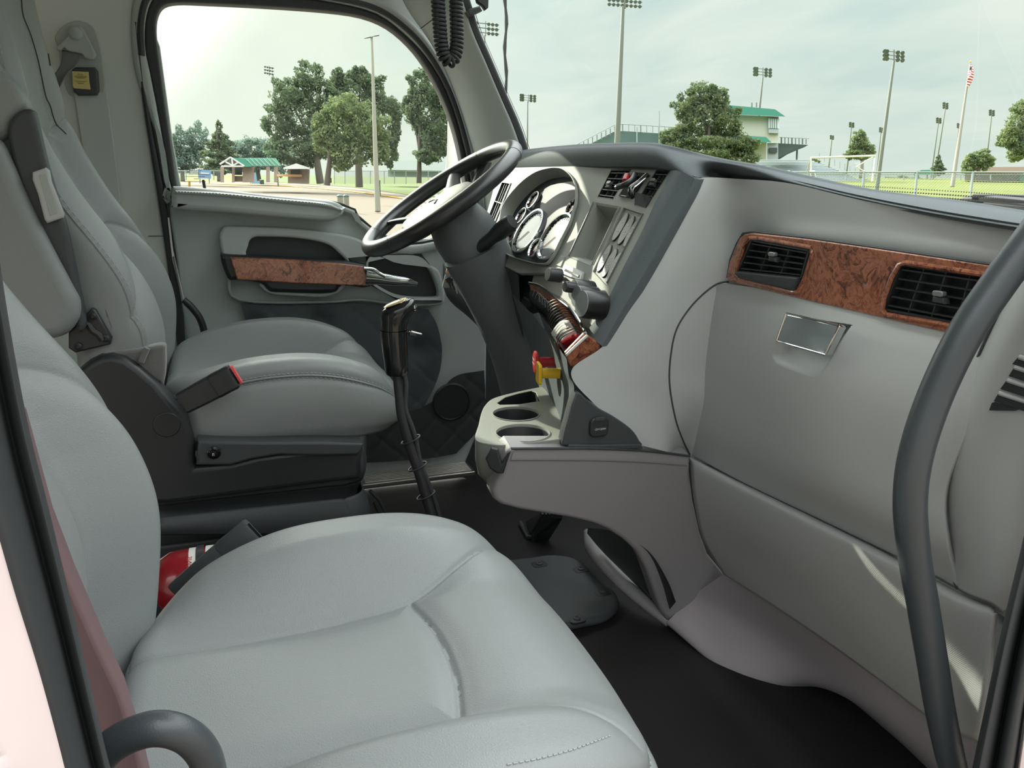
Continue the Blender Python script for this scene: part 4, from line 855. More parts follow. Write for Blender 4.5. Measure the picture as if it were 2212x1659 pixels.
# push-pull brake knobs
def brake(cx, cy, y, m, name, red):
    p = PY(cx, cy, y); d = A(-1, .22, .03); d /= np.linalg.norm(d); u = A(0, 0, 1); w_ = np.cross(d, u); w_ /= np.linalg.norm(w_)
    R_ = .024; mb = MB(); n = 8 if red else 4; rot = math.pi/8 if red else math.pi/4
    def ringp(r, h):
        out = []
        for i in range(n):
            a0 = 2*math.pi*i/n+rot
            for s_ in (-.10, .10): a = a0+s_; out.append(p+d*h+(w_*math.cos(a)+u*math.sin(a))*r)
        return out
    rr = R_ if red else R_*1.12
    G = [ringp(rr*.7, -.003), ringp(rr*.96, -.001), ringp(rr, .002), ringp(rr*.95, .005), ringp(rr*.5, .0065)]
    mb.grid(G, close_v=True); mb.f.append(tuple(4*2*n+i for i in range(2*n))); mb.f.append(tuple(reversed(range(2*n))))
    k = mb.out(name, m, dash, ang=30)
    MB().lathe(p-d*.040, d, [(.0105, 0), (.0105, .034), (.012, .038)], 20).out('knob_stem', m, k)
    MB().lathe(p-d*.046, d, [(.0135, 0), (.0135, .004), (.011, .006)], 24).out('knob_collar', M['black'], k)
    ff_ = Frame(p+d*.0068, w_, u); 
    if red: t_ = MB(); text('', 'TRAILER', .007, ff_, 0, .006, .0, None, None, su=-1, mb=t_); text('', 'AIR SUPPLY', .006, ff_, 0, -.003, .0, None, None, su=-1, mb=t_); t_.out('knob_lettering', M['whiteink'], k, smooth=False)
    return k
brake(1159, 782, 1.46, M['red'], 'red_brake_knob', True); brake(1166, 806, 1.38, M['yellow'], 'yellow_brake_knob', False)
# ---- power outlet wedge on the console flank
FO_ = Frame((.7, 1.240, .6), (1, 0, 0), (0, -.02, 1))
pw = plate('outlet_panel', FO_, traced(FO_, [(1243, 848), (1262, 858), (1290, 880), (1320, 896), (1350, 916), (1368, 932), (1380, 950), (1384, 963), (1300, 964), (1224, 962), (1214, 953), (1226, 905)]), [], -.02, .004, M['dark'], dash, bev=.003, sm=2)
plate('panel_ledge', FO_, traced(FO_, [(1224, 957), (1300, 957.5), (1380, 956.5), (1384, 966), (1300, 967), (1222, 966)]), [], 0, .010, M['dark'], pw, bev=.002)
oc = plate('outlet_cap', FO_, rrect(*FO_.px(1269, 942), *FO_.px(1311, 897), .010), [], .003, .011, M['black'], pw, bev=.003)
a, b = FO_.px(1290, 900.5); plate('cap_hinge', FO_, rrect(a-.009, b-.0035, a+.009, b+.0025, .001), [], .008, .0125, M['dark'], oc, bev=.0005)
a, b = FO_.px(1291, 923); text('outlet_lettering', '12V120W', .0058, FO_, a, b, .0114, M['whiteink'], oc)
# ---- cup holder console
z0 = .545
P2 = lambda x, y: tuple(PZ(x, y, z0)[:2])
topo = [(.72, 1.256), (.60, 1.253), (.50, 1.250), (.448, 1.251), (.418, 1.266), (.402, 1.30), P2(1034, 918), P2(1040, 893), P2(1048, 877), P2(1064, 863), P2(1100, 852), P2(1166, 838), (.70, 1.60), (.72, 1.40)]
sm_ = [q[:2] for q in cat_rom([A(a, b, 0) for a, b in topo], 5, True)]; c = np.mean(sm_, 0)
ringt = lambda z, k, dx=0, dy=0: [A(c[0]+(x-c[0])*k+dx, c[1]+(y-c[1])*k+dy, z) for x, y in sm_]
mb = MB().grid([ringt(.5465, .985), ringt(.5455, .996), ringt(.541, 1.000), ringt(.50, 1.000, .002, .006), ringt(.47, .985, .008, .014), ringt(.445, .93, .02, .03), ringt(.430, .80, .04, .05)], close_v=True); mb.f.append(tuple(6*len(sm_)+i for i in range(len(sm_)))[::-1])
ch = mb.out('cup_holder_body', M['stack'], dash, ang=60)
cup1 = ell(.498, 1.305, .050, .050, 40); cup2 = ell(.528, 1.424, .047, .047, 40)
slot_ = [q for q in [P2(1074, 872), P2(1092, 860), P2(1120, 852), P2(1148, 846), P2(1157, 849), P2(1166, 868), P2(1120, 875), P2(1080, 876)]]
plate('cup_holder_top', FT(z0), [(a, b) for a, b in sm_], [cup1, cup2, slot_], -.003, .002, M['stack'], ch, bev=.0015)
for cx_, cy_, r_ in ((.498, 1.305, .050), (.528, 1.424, .047)):
    MB().lathe((cx_, cy_, z0), (0, 0, -1), [(r_*1.03, -.003), (r_*1.0, .002), (r_*.96, .05), (r_*.9, .085), (.0005, .086)], 40, cap=False).out('cup_well', M['black'], ch)
    MB().lathe((cx_, cy_, z0), (0, 0, 1), [(r_*1.0, .001), (r_*1.02, .004), (r_*1.06, .004), (r_*1.08, .001)], 40, cap=False).out('well_rim', M['stack'], ch)
sl_ = np.array(slot_); cc = sl_.mean(0); MB().grid([[A(*q, z0+.001) for q in sl_], [A(*(cc+(q-cc)*.95), z0-.06) for q in sl_], [A(*cc, z0-.06) for q in sl_]], close_v=True, flip=True).out('bin_well', M['black'], ch, ang=30)
FN = Frame((.42, 1.232, .5), (.93, -.36, 0), (0, 0, 1))
plate('grip_notch', FN, traced(FN, [(1062, 966), (1076, 968), (1080, 985), (1084, 1000), (1096, 978), (1104, 971), (1096, 996), (1088, 1021), (1074, 1021), (1058, 1010), (1049, 990)]), [], -.01, .006, M['black'], ch, bev=.003)
cp = plate('paper_scrap', FT(.462), rrect(.49, 1.395, .525, 1.425, .002), [], 0, .001, M['white'], None, bev=.0003); tag(cp, 'small white folded paper lying in the middle cup holder', 'paper')
# flank of the console sweeping down to the floor
con_top = [(1094, 978), (1104, 969), (1200, 968.5), (1300, 969), (1400, 974), (1490, 985)]
sw = con_top+[(1490, 1020), (1497, 1080), (1512, 1150), (1530, 1200), (1568, 1246), (1500, 1300), (1441, 1342), (1424, 1318), (1408, 1270), (1392, 1225), (1372, 1190), (1345, 1165), (1310, 1142), (1280, 1130), (1230, 1118), (1180, 1110), (1120, 1100), (1082, 1090), (1066, 1078), (1064, 1060), (1080, 1020)]
sd = plate('console_flank', FC, traced(FC, sw), [], -.05, .004, M['vinyl_d'], dash, bev=.010, seg=5)
mb = MB().tube(cat_rom([FC.wp(x, y, .006) for x, y in con_top[1:]], 5), .0025, 8); mb.out('flank_seam', M['dark'], sd)
rows = [[FC.wp(x, y, .0045) for x, y in ((1110, 971), (1200, 971), (1300, 972), (1400, 977), (1486, 988))], [FC.wp(x, y, .0065) for x, y in ((1104, 992), (1200, 992), (1300, 993), (1400, 997), (1484, 1004))], [FC.wp(x, y, .0045) for x, y in ((1100, 996), (1200, 996), (1300, 997), (1400, 1001), (1484, 1008))]]
MB().grid(patch(rows, 4, 6), flip=True).out('padded_edge', M['vinyl_d'], sd, ang=70)
rows = [[PY(x, y, 1.30) for x, y in ((1270, 1140), (1330, 1150), (1400, 1190), (1440, 1250), (1460, 1300))], [PY(1268, 1152, 1.62), PY(1300, 1190, 1.58), PY(1350, 1240, 1.5), PY(1400, 1290, 1.44), PY(1436, 1330, 1.40)]]
MB().grid(patch(rows, 5, 6), flip=True).out('footwell_mesh', M['black'], dash, ang=60)
P = cat_rom([PY(x, y, yy) for x, y, yy in ((1268, 1148, 1.74), (1280, 1180, 1.68), (1310, 1220, 1.58), (1360, 1272, 1.48), (1410, 1315, 1.41), (1446, 1345, 1.37))], 6)
MB().tube(P, list(np.interp(range(len(P)), [0, 6, 14, len(P)-1], [.010, .022, .020, .012])), 14).out('footwell_trim', M['vinyl_d'], dash, ang=80)
P = cat_rom([PY(x, y, yy) for x, y, yy in ((1302, 1180, 1.60), (1340, 1215, 1.52), (1385, 1262, 1.45), (1408, 1290, 1.42))], 6)
MB().tube(P, .006, 8).out('trim_rail', M['dark'], dash)
# ---- glove box door with chrome latch
G_ = [[(1560, 612, .846), (1640, 622, .846), (1750, 645, .846), (1900, 682, .846), (2070, 722, .846), (2190, 752, .846)],
      [(1498, 658, .852), (1600, 682, .836), (1750, 712, .828), (1900, 748, .827), (2050, 784, .828), (2140, 806, .832)],
      [(1455, 745, .857), (1580, 780, .832), (1750, 825, .813), (1900, 866, .811), (2030, 905, .812), (2092, 924, .818)],
      [(1447, 825, .860), (1580, 880, .836), (1750, 945, .813), (1900, 1003, .811), (2000, 1045, .812), (2042, 1062, .818)],
      [(1460, 900, .864), (1600, 970, .842), (1750, 1040, .824), (1900, 1110, .820), (2000, 1158, .822), (2046, 1180, .826)],
      [(1492, 982, .870), (1600, 1040, .866), (1750, 1112, .864), (1900, 1184, .862), (2010, 1238, .862), (2068, 1270, .862)]]
G3 = patch([[PX(x, y, xx) for x, y, xx in r] for r in G_], 44, 44)
FQ = FXp(.815); rp_ = np.array(traced(FQ, [(1683, 684), (1815, 704), (1782, 792), (1772, 806), (1752, 812), (1700, 796), (1672, 784), (1663, 770)]))
def inside_dist(Yc, Zc, P):
    ins = np.zeros(Yc.shape, bool); n = len(P)
    for i in range(n):
        x0, y0 = P[i]; x1, y1 = P[(i+1) % n]
        ins ^= ((y0 > Zc) != (y1 > Zc)) & (Yc < (x1-x0)*(Zc-y0)/(y1-y0+1e-12)+x0)
    return np.where(ins, 1, -1)*seg_dist(Yc, Zc, list(P)+[P[0]])
dd = inside_dist(-(G3[..., 1]-1.0), G3[..., 2], rp_); zc = (G3[..., 2]-rp_[:, 1].min())/(np.ptp(rp_[:, 1]))
G3[..., 0] += sstep(-.001, .006, dd)*(.003+.034*np.clip(zc, 0, 1)**.8)
gd = solidify(MB().grid(G3).out('glove_box_door', M['vinyl'], dash, ang=80), .008)
FL = Frame((.806, 1.0, 0), (0, -1, 0), (0.12, 0, 1)); FL = Frame(PX(1745, 722, .806), (0, -1, 0), (.16, 0, 1))
lt = plate('latch_handle', FL, traced(FL, [(1699, 676), (1812, 701), (1816, 706), (1786, 766), (1780, 768), (1678, 739), (1676, 733), (1694, 680)]), [], -.012, .002, M['chrome'], gd, bev=.003, sm=0)
MB().tube([FL.wp(x, y, .002) for x, y in ((1699, 677), (1812, 702), (1783, 767), (1678, 737), (1699, 677))], .0016, 8).out('latch_bead', M['chrome'], lt)
# ---- burl panel with two vents
FW_ = FXp(.846)
v1 = [(1628, 519), (1752, 541), (1735, 600), (1598, 586)]; v2 = [(1950, 572), (2150, 600), (2122, 708), (1912, 668)]
v1h = [(1622, 516), (1640, 517), (1750, 536), (1752, 548), (1736, 600), (1722, 628), (1708, 628), (1604, 601), (1594, 592), (1594, 578), (1608, 538)]
v2h = [(1946, 574), (1960, 570), (2090, 590), (2168, 602), (2160, 625), (2134, 712), (2060, 702), (1920, 678), (1911, 668), (1914, 645), (1930, 600)]
bo = [(1612, 506), (1630, 503), (1760, 518), (1900, 538), (2050, 560), (2194, 582), (2190, 752), (2065, 721), (1900, 683), (1750, 649), (1640, 622), (1590, 611), (1575, 606), (1574, 594), (1580, 565), (1594, 530), (1602, 514)]
bpn = plate('burl_panel', FW_, traced(FW_, bo), [traced(FW_, v1h), traced(FW_, v2h)], -.006, .004, M['burl'], dash, bev=.002)
for vh in (v1h, v2h):
    P = [FW_.wp(x, y, .004) for x, y in scale_px(vh, 1.04)]; MB().tube(P, .0035, 8, closed=True).out('burl_bezel', M['burl'], bpn)
plate('panel_shadow_gap', FW_, traced(FW_, [(1604, 502), (1625, 499), (1760, 514), (1900, 534), (2050, 556), (2196, 578), (2196, 590), (1900, 545), (1620, 510), (1590, 540), (1580, 570), (1572, 600), (1569, 600), (1576, 560), (1590, 525)]), [], -.008, .001, M['dark'], bpn, bev=.001)
vent('air_vent', FW_, v1, 5, 3, dash, .014, .004, (1678, 549), lip=0); vent('air_vent', FW_, v2, 5, 4, dash, .014, .002, (2037, 634))
plate('vent_lip', FW_, traced(FW_, [(1597, 586), (1735, 600), (1722, 627), (1604, 600)]), [], -.012, .012, M['dark'], bpn, bev=.004)
# ---- vent pod at the door end
rows = [[PX(x, y, xx) for x, y, xx in r] for r in (
 [(2235, 535, .835), (2270, 540, .82), (2330, 560, .816), (2420, 590, .816)],
 [(2150, 690, .838), (2190, 700, .813), (2290, 730, .813), (2400, 770, .813)],
 [(2080, 850, .840), (2120, 866, .813), (2230, 905, .813), (2380, 960, .813)],
 [(2032, 1000, .842), (2085, 1020, .816), (2200, 1055, .812), (2330, 1100, .816)],
 [(2028, 1130, .848), (2090, 1150, .826), (2180, 1180, .815), (2260, 1210, .83)],
 [(2046, 1215, .856), (2100, 1240, .836), (2160, 1262, .826), (2215, 1280, .84)],
 [(2068, 1272, .864), (2100, 1286, .845), (2140, 1302, .838), (2166, 1322, .85)])]
pd_ = solidify(MB().grid(patch(rows, 10, 10)).out('door_end_pod', M['vinyl'], dash, ang=80), .008)
FPd = FXp(.8085)
for i, L4 in enumerate(([(2196, 760), (2330, 800), (2322, 826), (2180, 790)], [(2192, 782), (2330, 826), (2318, 850), (2176, 812)], [(2176, 812), (2318, 858), (2306, 882), (2162, 842)], [(2162, 842), (2306, 893), (2292, 912), (2150, 868)], [(2146, 872), (2200, 882), (2204, 884), (2136, 884)])):
    pass
slots = [[(2205, 768), (2330, 806), (2322, 830), (2190, 786)], [(2196, 790), (2326, 832), (2318, 856), (2182, 812)], [(2180, 818), (2318, 862), (2308, 886), (2164, 840)], [(2162, 846), (2306, 892), (2296, 914), (2150, 866)], [(2146, 870), (2152, 868), (2204, 884), (2196, 887), (2140, 886)]]
pt_ = surface_of(pd_)
def quad_on(L4, lift):
    e = [q[:2] for q in cat_rom([A(x, y, 0) for x, y in L4], 1, True)]; e = []
    for i in range(len(L4)):
        a, b = A(*L4[i]), A(*L4[(i+1) % len(L4)]); e += [tuple(a*(1-t)+b*t) for t in (0, .25, .5, .75)]
    return drape(pt_, e, lift)
for L4 in slots:
    P = quad_on(L4, .0016)
    if len(P) > 3: solidify(MB().add(P, [tuple(range(len(P)))]).out('grille_slot', M['black'], pd_, smooth=False), .001)
for L4 in []: plate('grille_slot', FPd, traced(FPd, L4), [], -.006, .0015, M['black'], pd_, bev=.001)
for L4 in slots[:-1]:
    a, b = L4[0], L4[1]; MB().tube(drape(pt_, [(a[0]+(b[0]-a[0])*t, a[1]+(b[1]-a[1])*t+3) for t in (0, .2, .4, .6, .8, 1)], .002), .0028, 8).out('grille_rib', M['vinyl'], pd_)
gt_ = [surface_of(b_), surface_of(gd)]
mb = MB().tube(drape2(gt_, [q[:2] for q in cat_rom([A(x, y, 0) for x, y in ((1574, 608), (1548, 614), (1518, 636), (1488, 668), (1462, 710), (1450, 760), (1446, 825), (1458, 900), (1474, 948), (1490, 982))], 6)], .0004), .0017, 8); mb.out('door_gap', M['dark'], gd)
mb = MB().tube(cat_rom([PX(x, y, xx-.002) for x, y, xx in ((2180, 640, .837), (2150, 690, .838), (2080, 850, .840), (2032, 1000, .842), (2028, 1130, .848), (2046, 1215, .856), (2068, 1272, .864))], 8), .0020, 8); mb.out('pod_gap', M['dark'], pd_)
# ---- knee panel and kick panel
rows = [[PX(x, y, xx) for x, y, xx in r] for r in (
 [(1490, 986, .872), (1600, 1042, .866), (1750, 1114, .864), (1900, 1187, .864), (2065, 1276, .864), (2150, 1312, .866)],
 [(1490, 990, .850), (1600, 1048, .846), (1750, 1122, .843), (1900, 1196, .842), (2060, 1284, .842), (2146, 1318, .848)],
 [(1492, 1020, .846), (1600, 1070, .842), (1750, 1145, .839), (1900, 1222, .838), (2058, 1312, .838), (2144, 1345, .846)],
 [(1500, 1090, .862), (1600, 1135, .862), (1750, 1220, .862), (1900, 1310, .862), (2050, 1400, .862), (2134, 1430, .862)],
 [(1520, 1170, .90), (1620, 1210, .90), (1760, 1300, .90), (1900, 1400, .895), (2040, 1490, .885), (2122, 1520, .87)],
 [(1562, 1240, .94), (1680, 1316, .94), (1800, 1398, .94), (1910, 1478, .935), (2020, 1560, .92), (2112, 1600, .90)])]
kp = solidify(MB().grid(patch(rows, 10, 10)).out('knee_panel', M['vinyl'], dash, ang=80), .010)
rows = [[PX(1566, 1238, .96), PX(1690, 1316, .96), PX(1810, 1398, .96), PX(1930, 1480, .955), PX(2030, 1555, .93), PX(2125, 1600, .90)],
        [PX(1500, 1285, .95), PX(1620, 1355, .99), PX(1740, 1430, 1.01), PX(1880, 1530, 1.0), PX(1990, 1620, .98), PX(2100, 1700, .92)],
        [PZ(1443, 1342, .03), PZ(1560, 1434, .004), PZ(1680, 1478, .002), PZ(1800, 1492, .001), PZ(1920, 1582, .001), PZ(2025, 1680, 0)],
        [PZ(1443, 1348, -.005), PZ(1560, 1440, -.006), PZ(1680, 1486, -.006), PZ(1800, 1500, -.006), PZ(1920, 1590, -.006), PZ(2025, 1690, -.006)]]
MB().grid(patch(rows, 10, 10), flip=True).out('kick_panel', material('mauve_grey_kick_panel', srgb(180, 172, 177), .6, bump=('noise', 800, .2)), dash, ang=80)
# ================================================================== steering wheel, column, stalks
WC = A(.505, 1.93, .968); sA = math.radians(34.5)
wa = A(-math.sin(sA), 0, math.cos(sA)); ws_ = A(math.cos(sA), 0, math.sin(sA)); wy = A(0, 1, 0)
sw_ = thing('steering_wheel', WC-wa*.03, 'black leather steering wheel with bright textured centre pad in front of the driver seat', 'steering wheel')
wl_ = lambda a, b, h=0: WC+ws_*a+wy*b+wa*h
Rm = .217; n = 96
wleather = material('black_wheel_leather', srgb(44, 47, 48), .28, bump=('leather', 600, .12), spec=.7)
MB().tube([wl_(Rm*math.cos(t), Rm*math.sin(t)) for t in [2*math.pi*i/n for i in range(n)]], .0205, 20, closed=True).out('rim', wleather, sw_, ang=80)
for t in (35, 145, 215, 325):
    t = math.radians(t); p = wl_(Rm*math.cos(t), Rm*math.sin(t)); tg = -ws_*math.sin(t)+wy*math.cos(t)
    MB().lathe(p-tg*.0007, tg, [(.0209, 0), (.0209, .0014)], 24).out('rim_seam', M['rubber2'], sw_)
sg = math.sin
spk = material('spoke_black', srgb(58, 60, 60), .4)
for sa in (28, -28, 152, 208):
    t = math.radians(sa+90 if False else sa); 
for t in (math.radians(58), math.radians(-58), math.radians(128), math.radians(-128)):
    P = cat_rom([wl_(.05*math.cos(t), .06*math.sin(t), -.028), wl_(.12*math.cos(t), .13*math.sin(t), -.020), wl_(.17*math.cos(t), .18*math.sin(t), -.008), wl_(Rm*.97*math.cos(t), Rm*.97*math.sin(t), 0)], 6)
    MB().tube(P, list(np.linspace(.020, .011, len(P))), 14, flat=(.55, 1.25)).out('spoke', spk, sw_, ang=80)
FH = Frame(WC-wa*.012-ws_*.015, -wy*1.0, ws_)
padm = material('textured_airbag_cover', srgb(100, 100, 92), .5, bump=('noise', 500, 1.0), spec=.6)
hub = [(-.070, -.085), (-.085, -.04), (-.078, .03), (-.060, .075), (0, .092), (.060, .075), (.078, .03), (.085, -.04), (.070, -.085), (0, -.098)]
G = []; H_ = [q[:2] for q in cat_rom([A(a, b, 0) for a, b in [(x*1.08, y*1.12) for x, y in hub]], 6, True)]
for k, h in ((1.0, -.03), (1.02, -.015), (1.0, -.004), (.93, .004), (.75, .010), (.5, .013), (.25, .014), (.001, .0145)): G.append([FH.w(a*k, b*k, h) for a, b in H_])
hb = MB().grid(G, close_v=True).out('airbag_cover', padm, sw_, ang=80)
plate('emblem_ridge', FH, [(-.030, -.008), (-.012, .004), (.012, .004), (.032, -.010), (.032, -.014), (.012, -.001), (-.012, -.001), (-.030, -.012)], [], .011, .0165, M['rubber2'], hb, bev=.001)
for sx in (-1, 1):
    bp_ = MB()
    p = plate('button_pod', FH, [(sx*.088, -.045), (sx*.115, -.035), (sx*.120, .015), (sx*.108, .04), (sx*.088, .03)], [], -.012, .002, M['dark'], sw_, bev=.004)
    for k in range(5): plate('wheel_button', FH, rrect(sx*.103-.011, -.034+.0145*k, sx*.103+.011, -.024+.0145*k, .003), [], .0, .006, material('silver_button', srgb(150, 152, 150), .3, .6) if (k == 0 and sx < 0) else bpy.data.materials['silver_button'], p, bev=.0015)
# column
colm = material('column_grey_plastic', srgb(96, 101, 103), .5, bump=('noise', 900, .2), spec=.35)
col = thing('steering_column', WC-wa*.40, 'dark steering column shroud slanting from the wheel down into the footwell', 'steering column')
def ringc(o, d, rx, rz, n=28, e=3.0):
    d = d/np.linalg.norm(d); u = wy-d*wy.dot(d); u /= np.linalg.norm(u); v = np.cross(u, d); out = []
    for i in range(n):
        t = 2*math.pi*i/n; c_, s_ = math.cos(t), math.sin(t)
        out.append(o+u*rx*np.sign(c_)*abs(c_)**(2/e)+v*rz*np.sign(s_)*abs(s_)**(2/e))
    return out
# shroud axis: follows the wheel axis, then bends down to the floor
Ax = [WC-wa*.030, WC-wa*.055, WC-wa*.10, WC-wa*.17, WC-wa*.24, WC-wa*.30]
Rx = [.050, .075, .088, .090, .082, .070]; Rz = [.050, .066, .078, .080, .070, .060]
mb = MB(); G = [ringc(o, -wa, rx, rz) for o, rx, rz in zip(Ax, Rx, Rz)]; mb.grid(G, close_v=True); mb.f.append(tuple(range(28))); mb.f.append(tuple(5*28+i for i in range(28))[::-1])
mb.out('column_shroud', colm, col, ang=60)
Pb = [PY(1025, 540, 1.9), PY(1066, 620, 1.9), PY(1105, 705, 1.89), PY(1132, 790, 1.88), PY(1148, 870, 1.87), PY(1160, 960, 1.87)]
Pq = cat_rom(Pb, 5); mb = MB().tube(Pq, list(np.linspace(.085, .075, len(Pq))), 24, flat=(1.0, 1.0)); mb.out('column_boot', colm, col, ang=80)
lc = PY(1140, 700, 1.80)
# turn signal stalk towards the centre of the cab
P = cat_rom([PY(1030, 540, 1.86), PY(1055, 520, 1.83), PY(1080, 500, 1.80), PY(1107, 478, 1.77)], 6)
st = MB().tube(P, list(np.interp(range(len(P)), [0, 8, 12, 17, 18], [.016, .016, .0215, .0215, .018])), 18).out('control_stalk', M['black'], col, ang=60)
P = cat_rom([PY(985, 470, 1.98), PY(1015, 430, 2.02), PY(1035, 385, 2.05), PY(1050, 350, 2.07)], 6)
MB().tube(P, list(np.linspace(.010, .017, len(P))), 16).out('control_stalk', M['black'], col, ang=60)
mb = MB().tube(cat_rom([PY(960, 555, 2.05), PY(966, 570, 2.04), PY(980, 580, 2.02), PY(998, 586, 2.0)], 6), .0022, 6); mb.out('bright_edge', M['steel'], col)
# lower dash under the instruments with ignition plate and keys
dl = MB()
rows = [[PY(956, 548, 2.32), PY(1000, 560, 2.15), PY(1060, 575, 1.95), PY(1120, 595, 1.75)], [PY(965, 640, 2.32), PY(1010, 660, 2.15), PY(1070, 690, 1.98), PY(1130, 720, 1.80)], [PY(1035, 700, 2.33), PY(1060, 740, 2.2), PY(1100, 790, 2.05), PY(1160, 840, 1.9)]]
MB().grid(patch(rows, 6, 8), flip=True).out('lower_dash', M['dark'], dash, ang=80)
fk = YF(2.10)
kp_ = plate('ignition_plate', fk, traced(fk, [(966, 577), (974, 578), (1005, 622), (964, 622), (955, 621)]), [], -.004, .002, M['steel'], dash, bev=.001)
plate('orange_tag', fk, traced(fk, [(965, 580), (973, 580), (976, 587), (963, 590)]), [], .002, .004, M['orange'], kp_, bev=.001)
ks = thing('key_bunch', fk.wp(972, 592, .01), 'bunch of keys hanging from the ignition below the steering wheel', 'keys')
t_ = MB().tube([fk.wp(970, 592, .012)+A(.010*math.cos(a), 0, .010*math.sin(a)) for a in [2*math.pi*i/20 for i in range(20)]], .0012, 6, closed=True); t_.out('key_ring', M['chrome'], ks)
for i, (x0, y0, x1, y1, m) in enumerate(((966, 600, 974, 622, 'black'), (972, 600, 982, 625, 'black'), (980, 606, 988, 634, 'steel'), (986, 606, 997, 632, 'steel'), (978, 598, 986, 612, 'black'))):
    a, b = fk.wp(x0, y0, .012+.003*i), fk.wp(x1, y1, .012+.003*i); d = (b-a)/np.linalg.norm(b-a); s_ = A(d[2], 0, -d[0])*.004
    mb = MB(); mb.box((0, 0, 0), (0.001, 0.001, 0.001)) if False else None
    w0 = 1.6 if m == 'black' else 1.0
    v = [a-s_*w0, a+s_*w0, a*.6+b*.4+s_*w0, a*.6+b*.4+s_*.7, b+s_*.5, b-s_*.3, a*.6+b*.4-s_*.7, a*.6+b*.4-s_*w0]; v2 = [q+A(0, -.002, 0) for q in v]
    mb.add(v+v2, [tuple(range(8))[::-1], tuple(range(8, 16))]+[(k, (k+1) % 8, 8+(k+1) % 8, 8+k) for k in range(8)]); mb.out('key', M[m] if m == 'black' else M['alu'], ks, smooth=False)
# ================================================================== gear lever
SY = 1.40
gsh = thing('gear_lever', PY(915, 1090, SY), 'tall black gear lever with glossy grip knob standing between the two seats', 'gear lever')
kc = [(866, 662), (858, 672), (853, 690), (850, 712)]
def ovr(cx, cy, rx, ry, tilt, h=28):
    o = PY(cx, cy, SY); k = np.linalg.norm(o-CAM)/F; out = []
    for i in range(h):
        t = 2*math.pi*i/h; out.append(o+A(rx*k*math.cos(t), ry*k*math.sin(t), tilt*rx*k*math.cos(t)))
    return out
G = [ovr(868, 652, 4, 4, .30), ovr(867, 650, 18, 13, .30), ovr(864, 654, 30, 24, .28), ovr(861, 663, 37, 30, .24), ovr(859, 676, 38, 31, .15), ovr(854, 690, 30, 28, .06), ovr(852, 702, 28, 27, 0), ovr(851, 712, 27.5, 27, 0)]
kb = MB().grid(G, close_v=True, flip=True); kb.f.append(tuple(range(28))); kb.out('knob', M['gloss'], gsh, ang=80)
G = [ovr(868, 648.2, 3, 3, .26), ovr(865, 649.2, 15, 9, .30), ovr(859, 653, 22, 14, .30), ovr(856, 656, 24, 17, .34)]
MB().grid([[q+A(-.003, -.002, .0015) for q in r] for r in G], close_v=True, flip=True).out('knob_sunlit_top', material('sunlit_top_tan', srgb(190, 170, 130), .25, .3), gsh, ang=60)  # tan cap paints sunlight on top of the knob
b_ = PY(888, 664, SY-.005); MB().lathe(b_, (1, -.3, .2), [(.009, 0), (.0085, .008), (.005, .011), (.0005, .012)], 20).out('splitter_switch', M['chrome'], gsh)
G = [ovr(851, 713, 29, 29, 0), ovr(851, 716, 29, 29, 0), ovr(853, 750, 27.5, 28, 0), ovr(856, 780, 26, 27, 0), ovr(857, 802, 25, 26, 0), ovr(857, 808, 22, 24, 0)]
gb = MB().grid(G, close_v=True, flip=True); gb.f.append(tuple(5*28+i for i in range(28))[::-1]); gb.out('grip_body', M['gloss'], gsh, ang=60)
p = PY(884, 722, SY-.005); MB().box(p+A(.006, 0, 0), (.014, .010, .008), Matrix.Rotation(.25, 4, 'Y'), bev=.002).out('lever_catch', M['black'], gsh)
MB().box(p+A(.014, 0, .002), (.020, .008, .003), Matrix.Rotation(.30, 4, 'Y'), bev=.001).out('range_selector', M['chrome'], gsh)
P = cat_rom([PY(857, 806, SY), PY(862, 850, SY), PY(868, 900, SY), PY(886, 965, SY), PY(908, 1030, SY), PY(938, 1130, SY), PY(975, 1240, SY), A(.50, SY, .02)], 6)
MB().tube(P, list(np.linspace(.0085, .0115, len(P))), 18).out('lever_shaft', M['black'], gsh, ang=80)
P2_ = [q+A(.012, -.002, 0)+A(.003*math.sin(i*.5), 0, 0) for i, q in enumerate(P)]; MB().tube(P2_, .0048, 10).out('air_hose', M['rubber2'], gsh, ang=80)
for x, y in ((884, 950), (899, 1008), (917, 1070)):
    o = PY(x, y, SY); MB().tube([o+A(.018*math.cos(t)+.003, .012*math.sin(t), .007*math.cos(t)) for t in [2*math.pi*i/24 for i in range(24)]], .0018, 6, closed=True).out('cable_tie', M['black'], gsh)
MB().lathe((.50, SY, 0), (0, 0, 1), [(.09, 0), (.085, .02), (.05, .05), (.03, .09), (.018, .12)], 28).out('lever_boot', M['rubber'], gsh)
# ================================================================== loose things
exy = 1.30; ez = .345
ext_ = thing('fire_extinguisher', (-.02, exy, ez-.055), 'red fire extinguisher lying in a bracket between the seats with INSTRUCTIONS label', 'fire extinguisher')
x0 = PY(352, 1230, exy)[0]-.02; r_ = .054
MB().lathe((x0, exy, ez), (1, 0, 0), [(.004, 0), (.025, .004), (.042, .014), (.052, .032), (r_, .05), (r_, .36), (.045, .385), (.02, .40), (.014, .41), (.014, .44)], 40).out('cylinder', M['redpaint'], ext_, ang=60)
def band(xa, xb, m, nm, rr): return MB().lathe((xa, exy, ez), (1, 0, 0), [(rr-.001, 0), (rr, .0005), (rr, xb-xa-.0005), (rr-.001, xb-xa)], 40, cap=False).out(nm, m, ext_, ang=60)
xa, xb = PY(403, 1200, exy-.04)[0], PY(420, 1200, exy-.04)[0]; lb = band(xa, xb, M['white'], 'label', r_+.0006)
fcyl = []
v, f = text_mesh('INSTRUCTIONS', .0125); vv = []
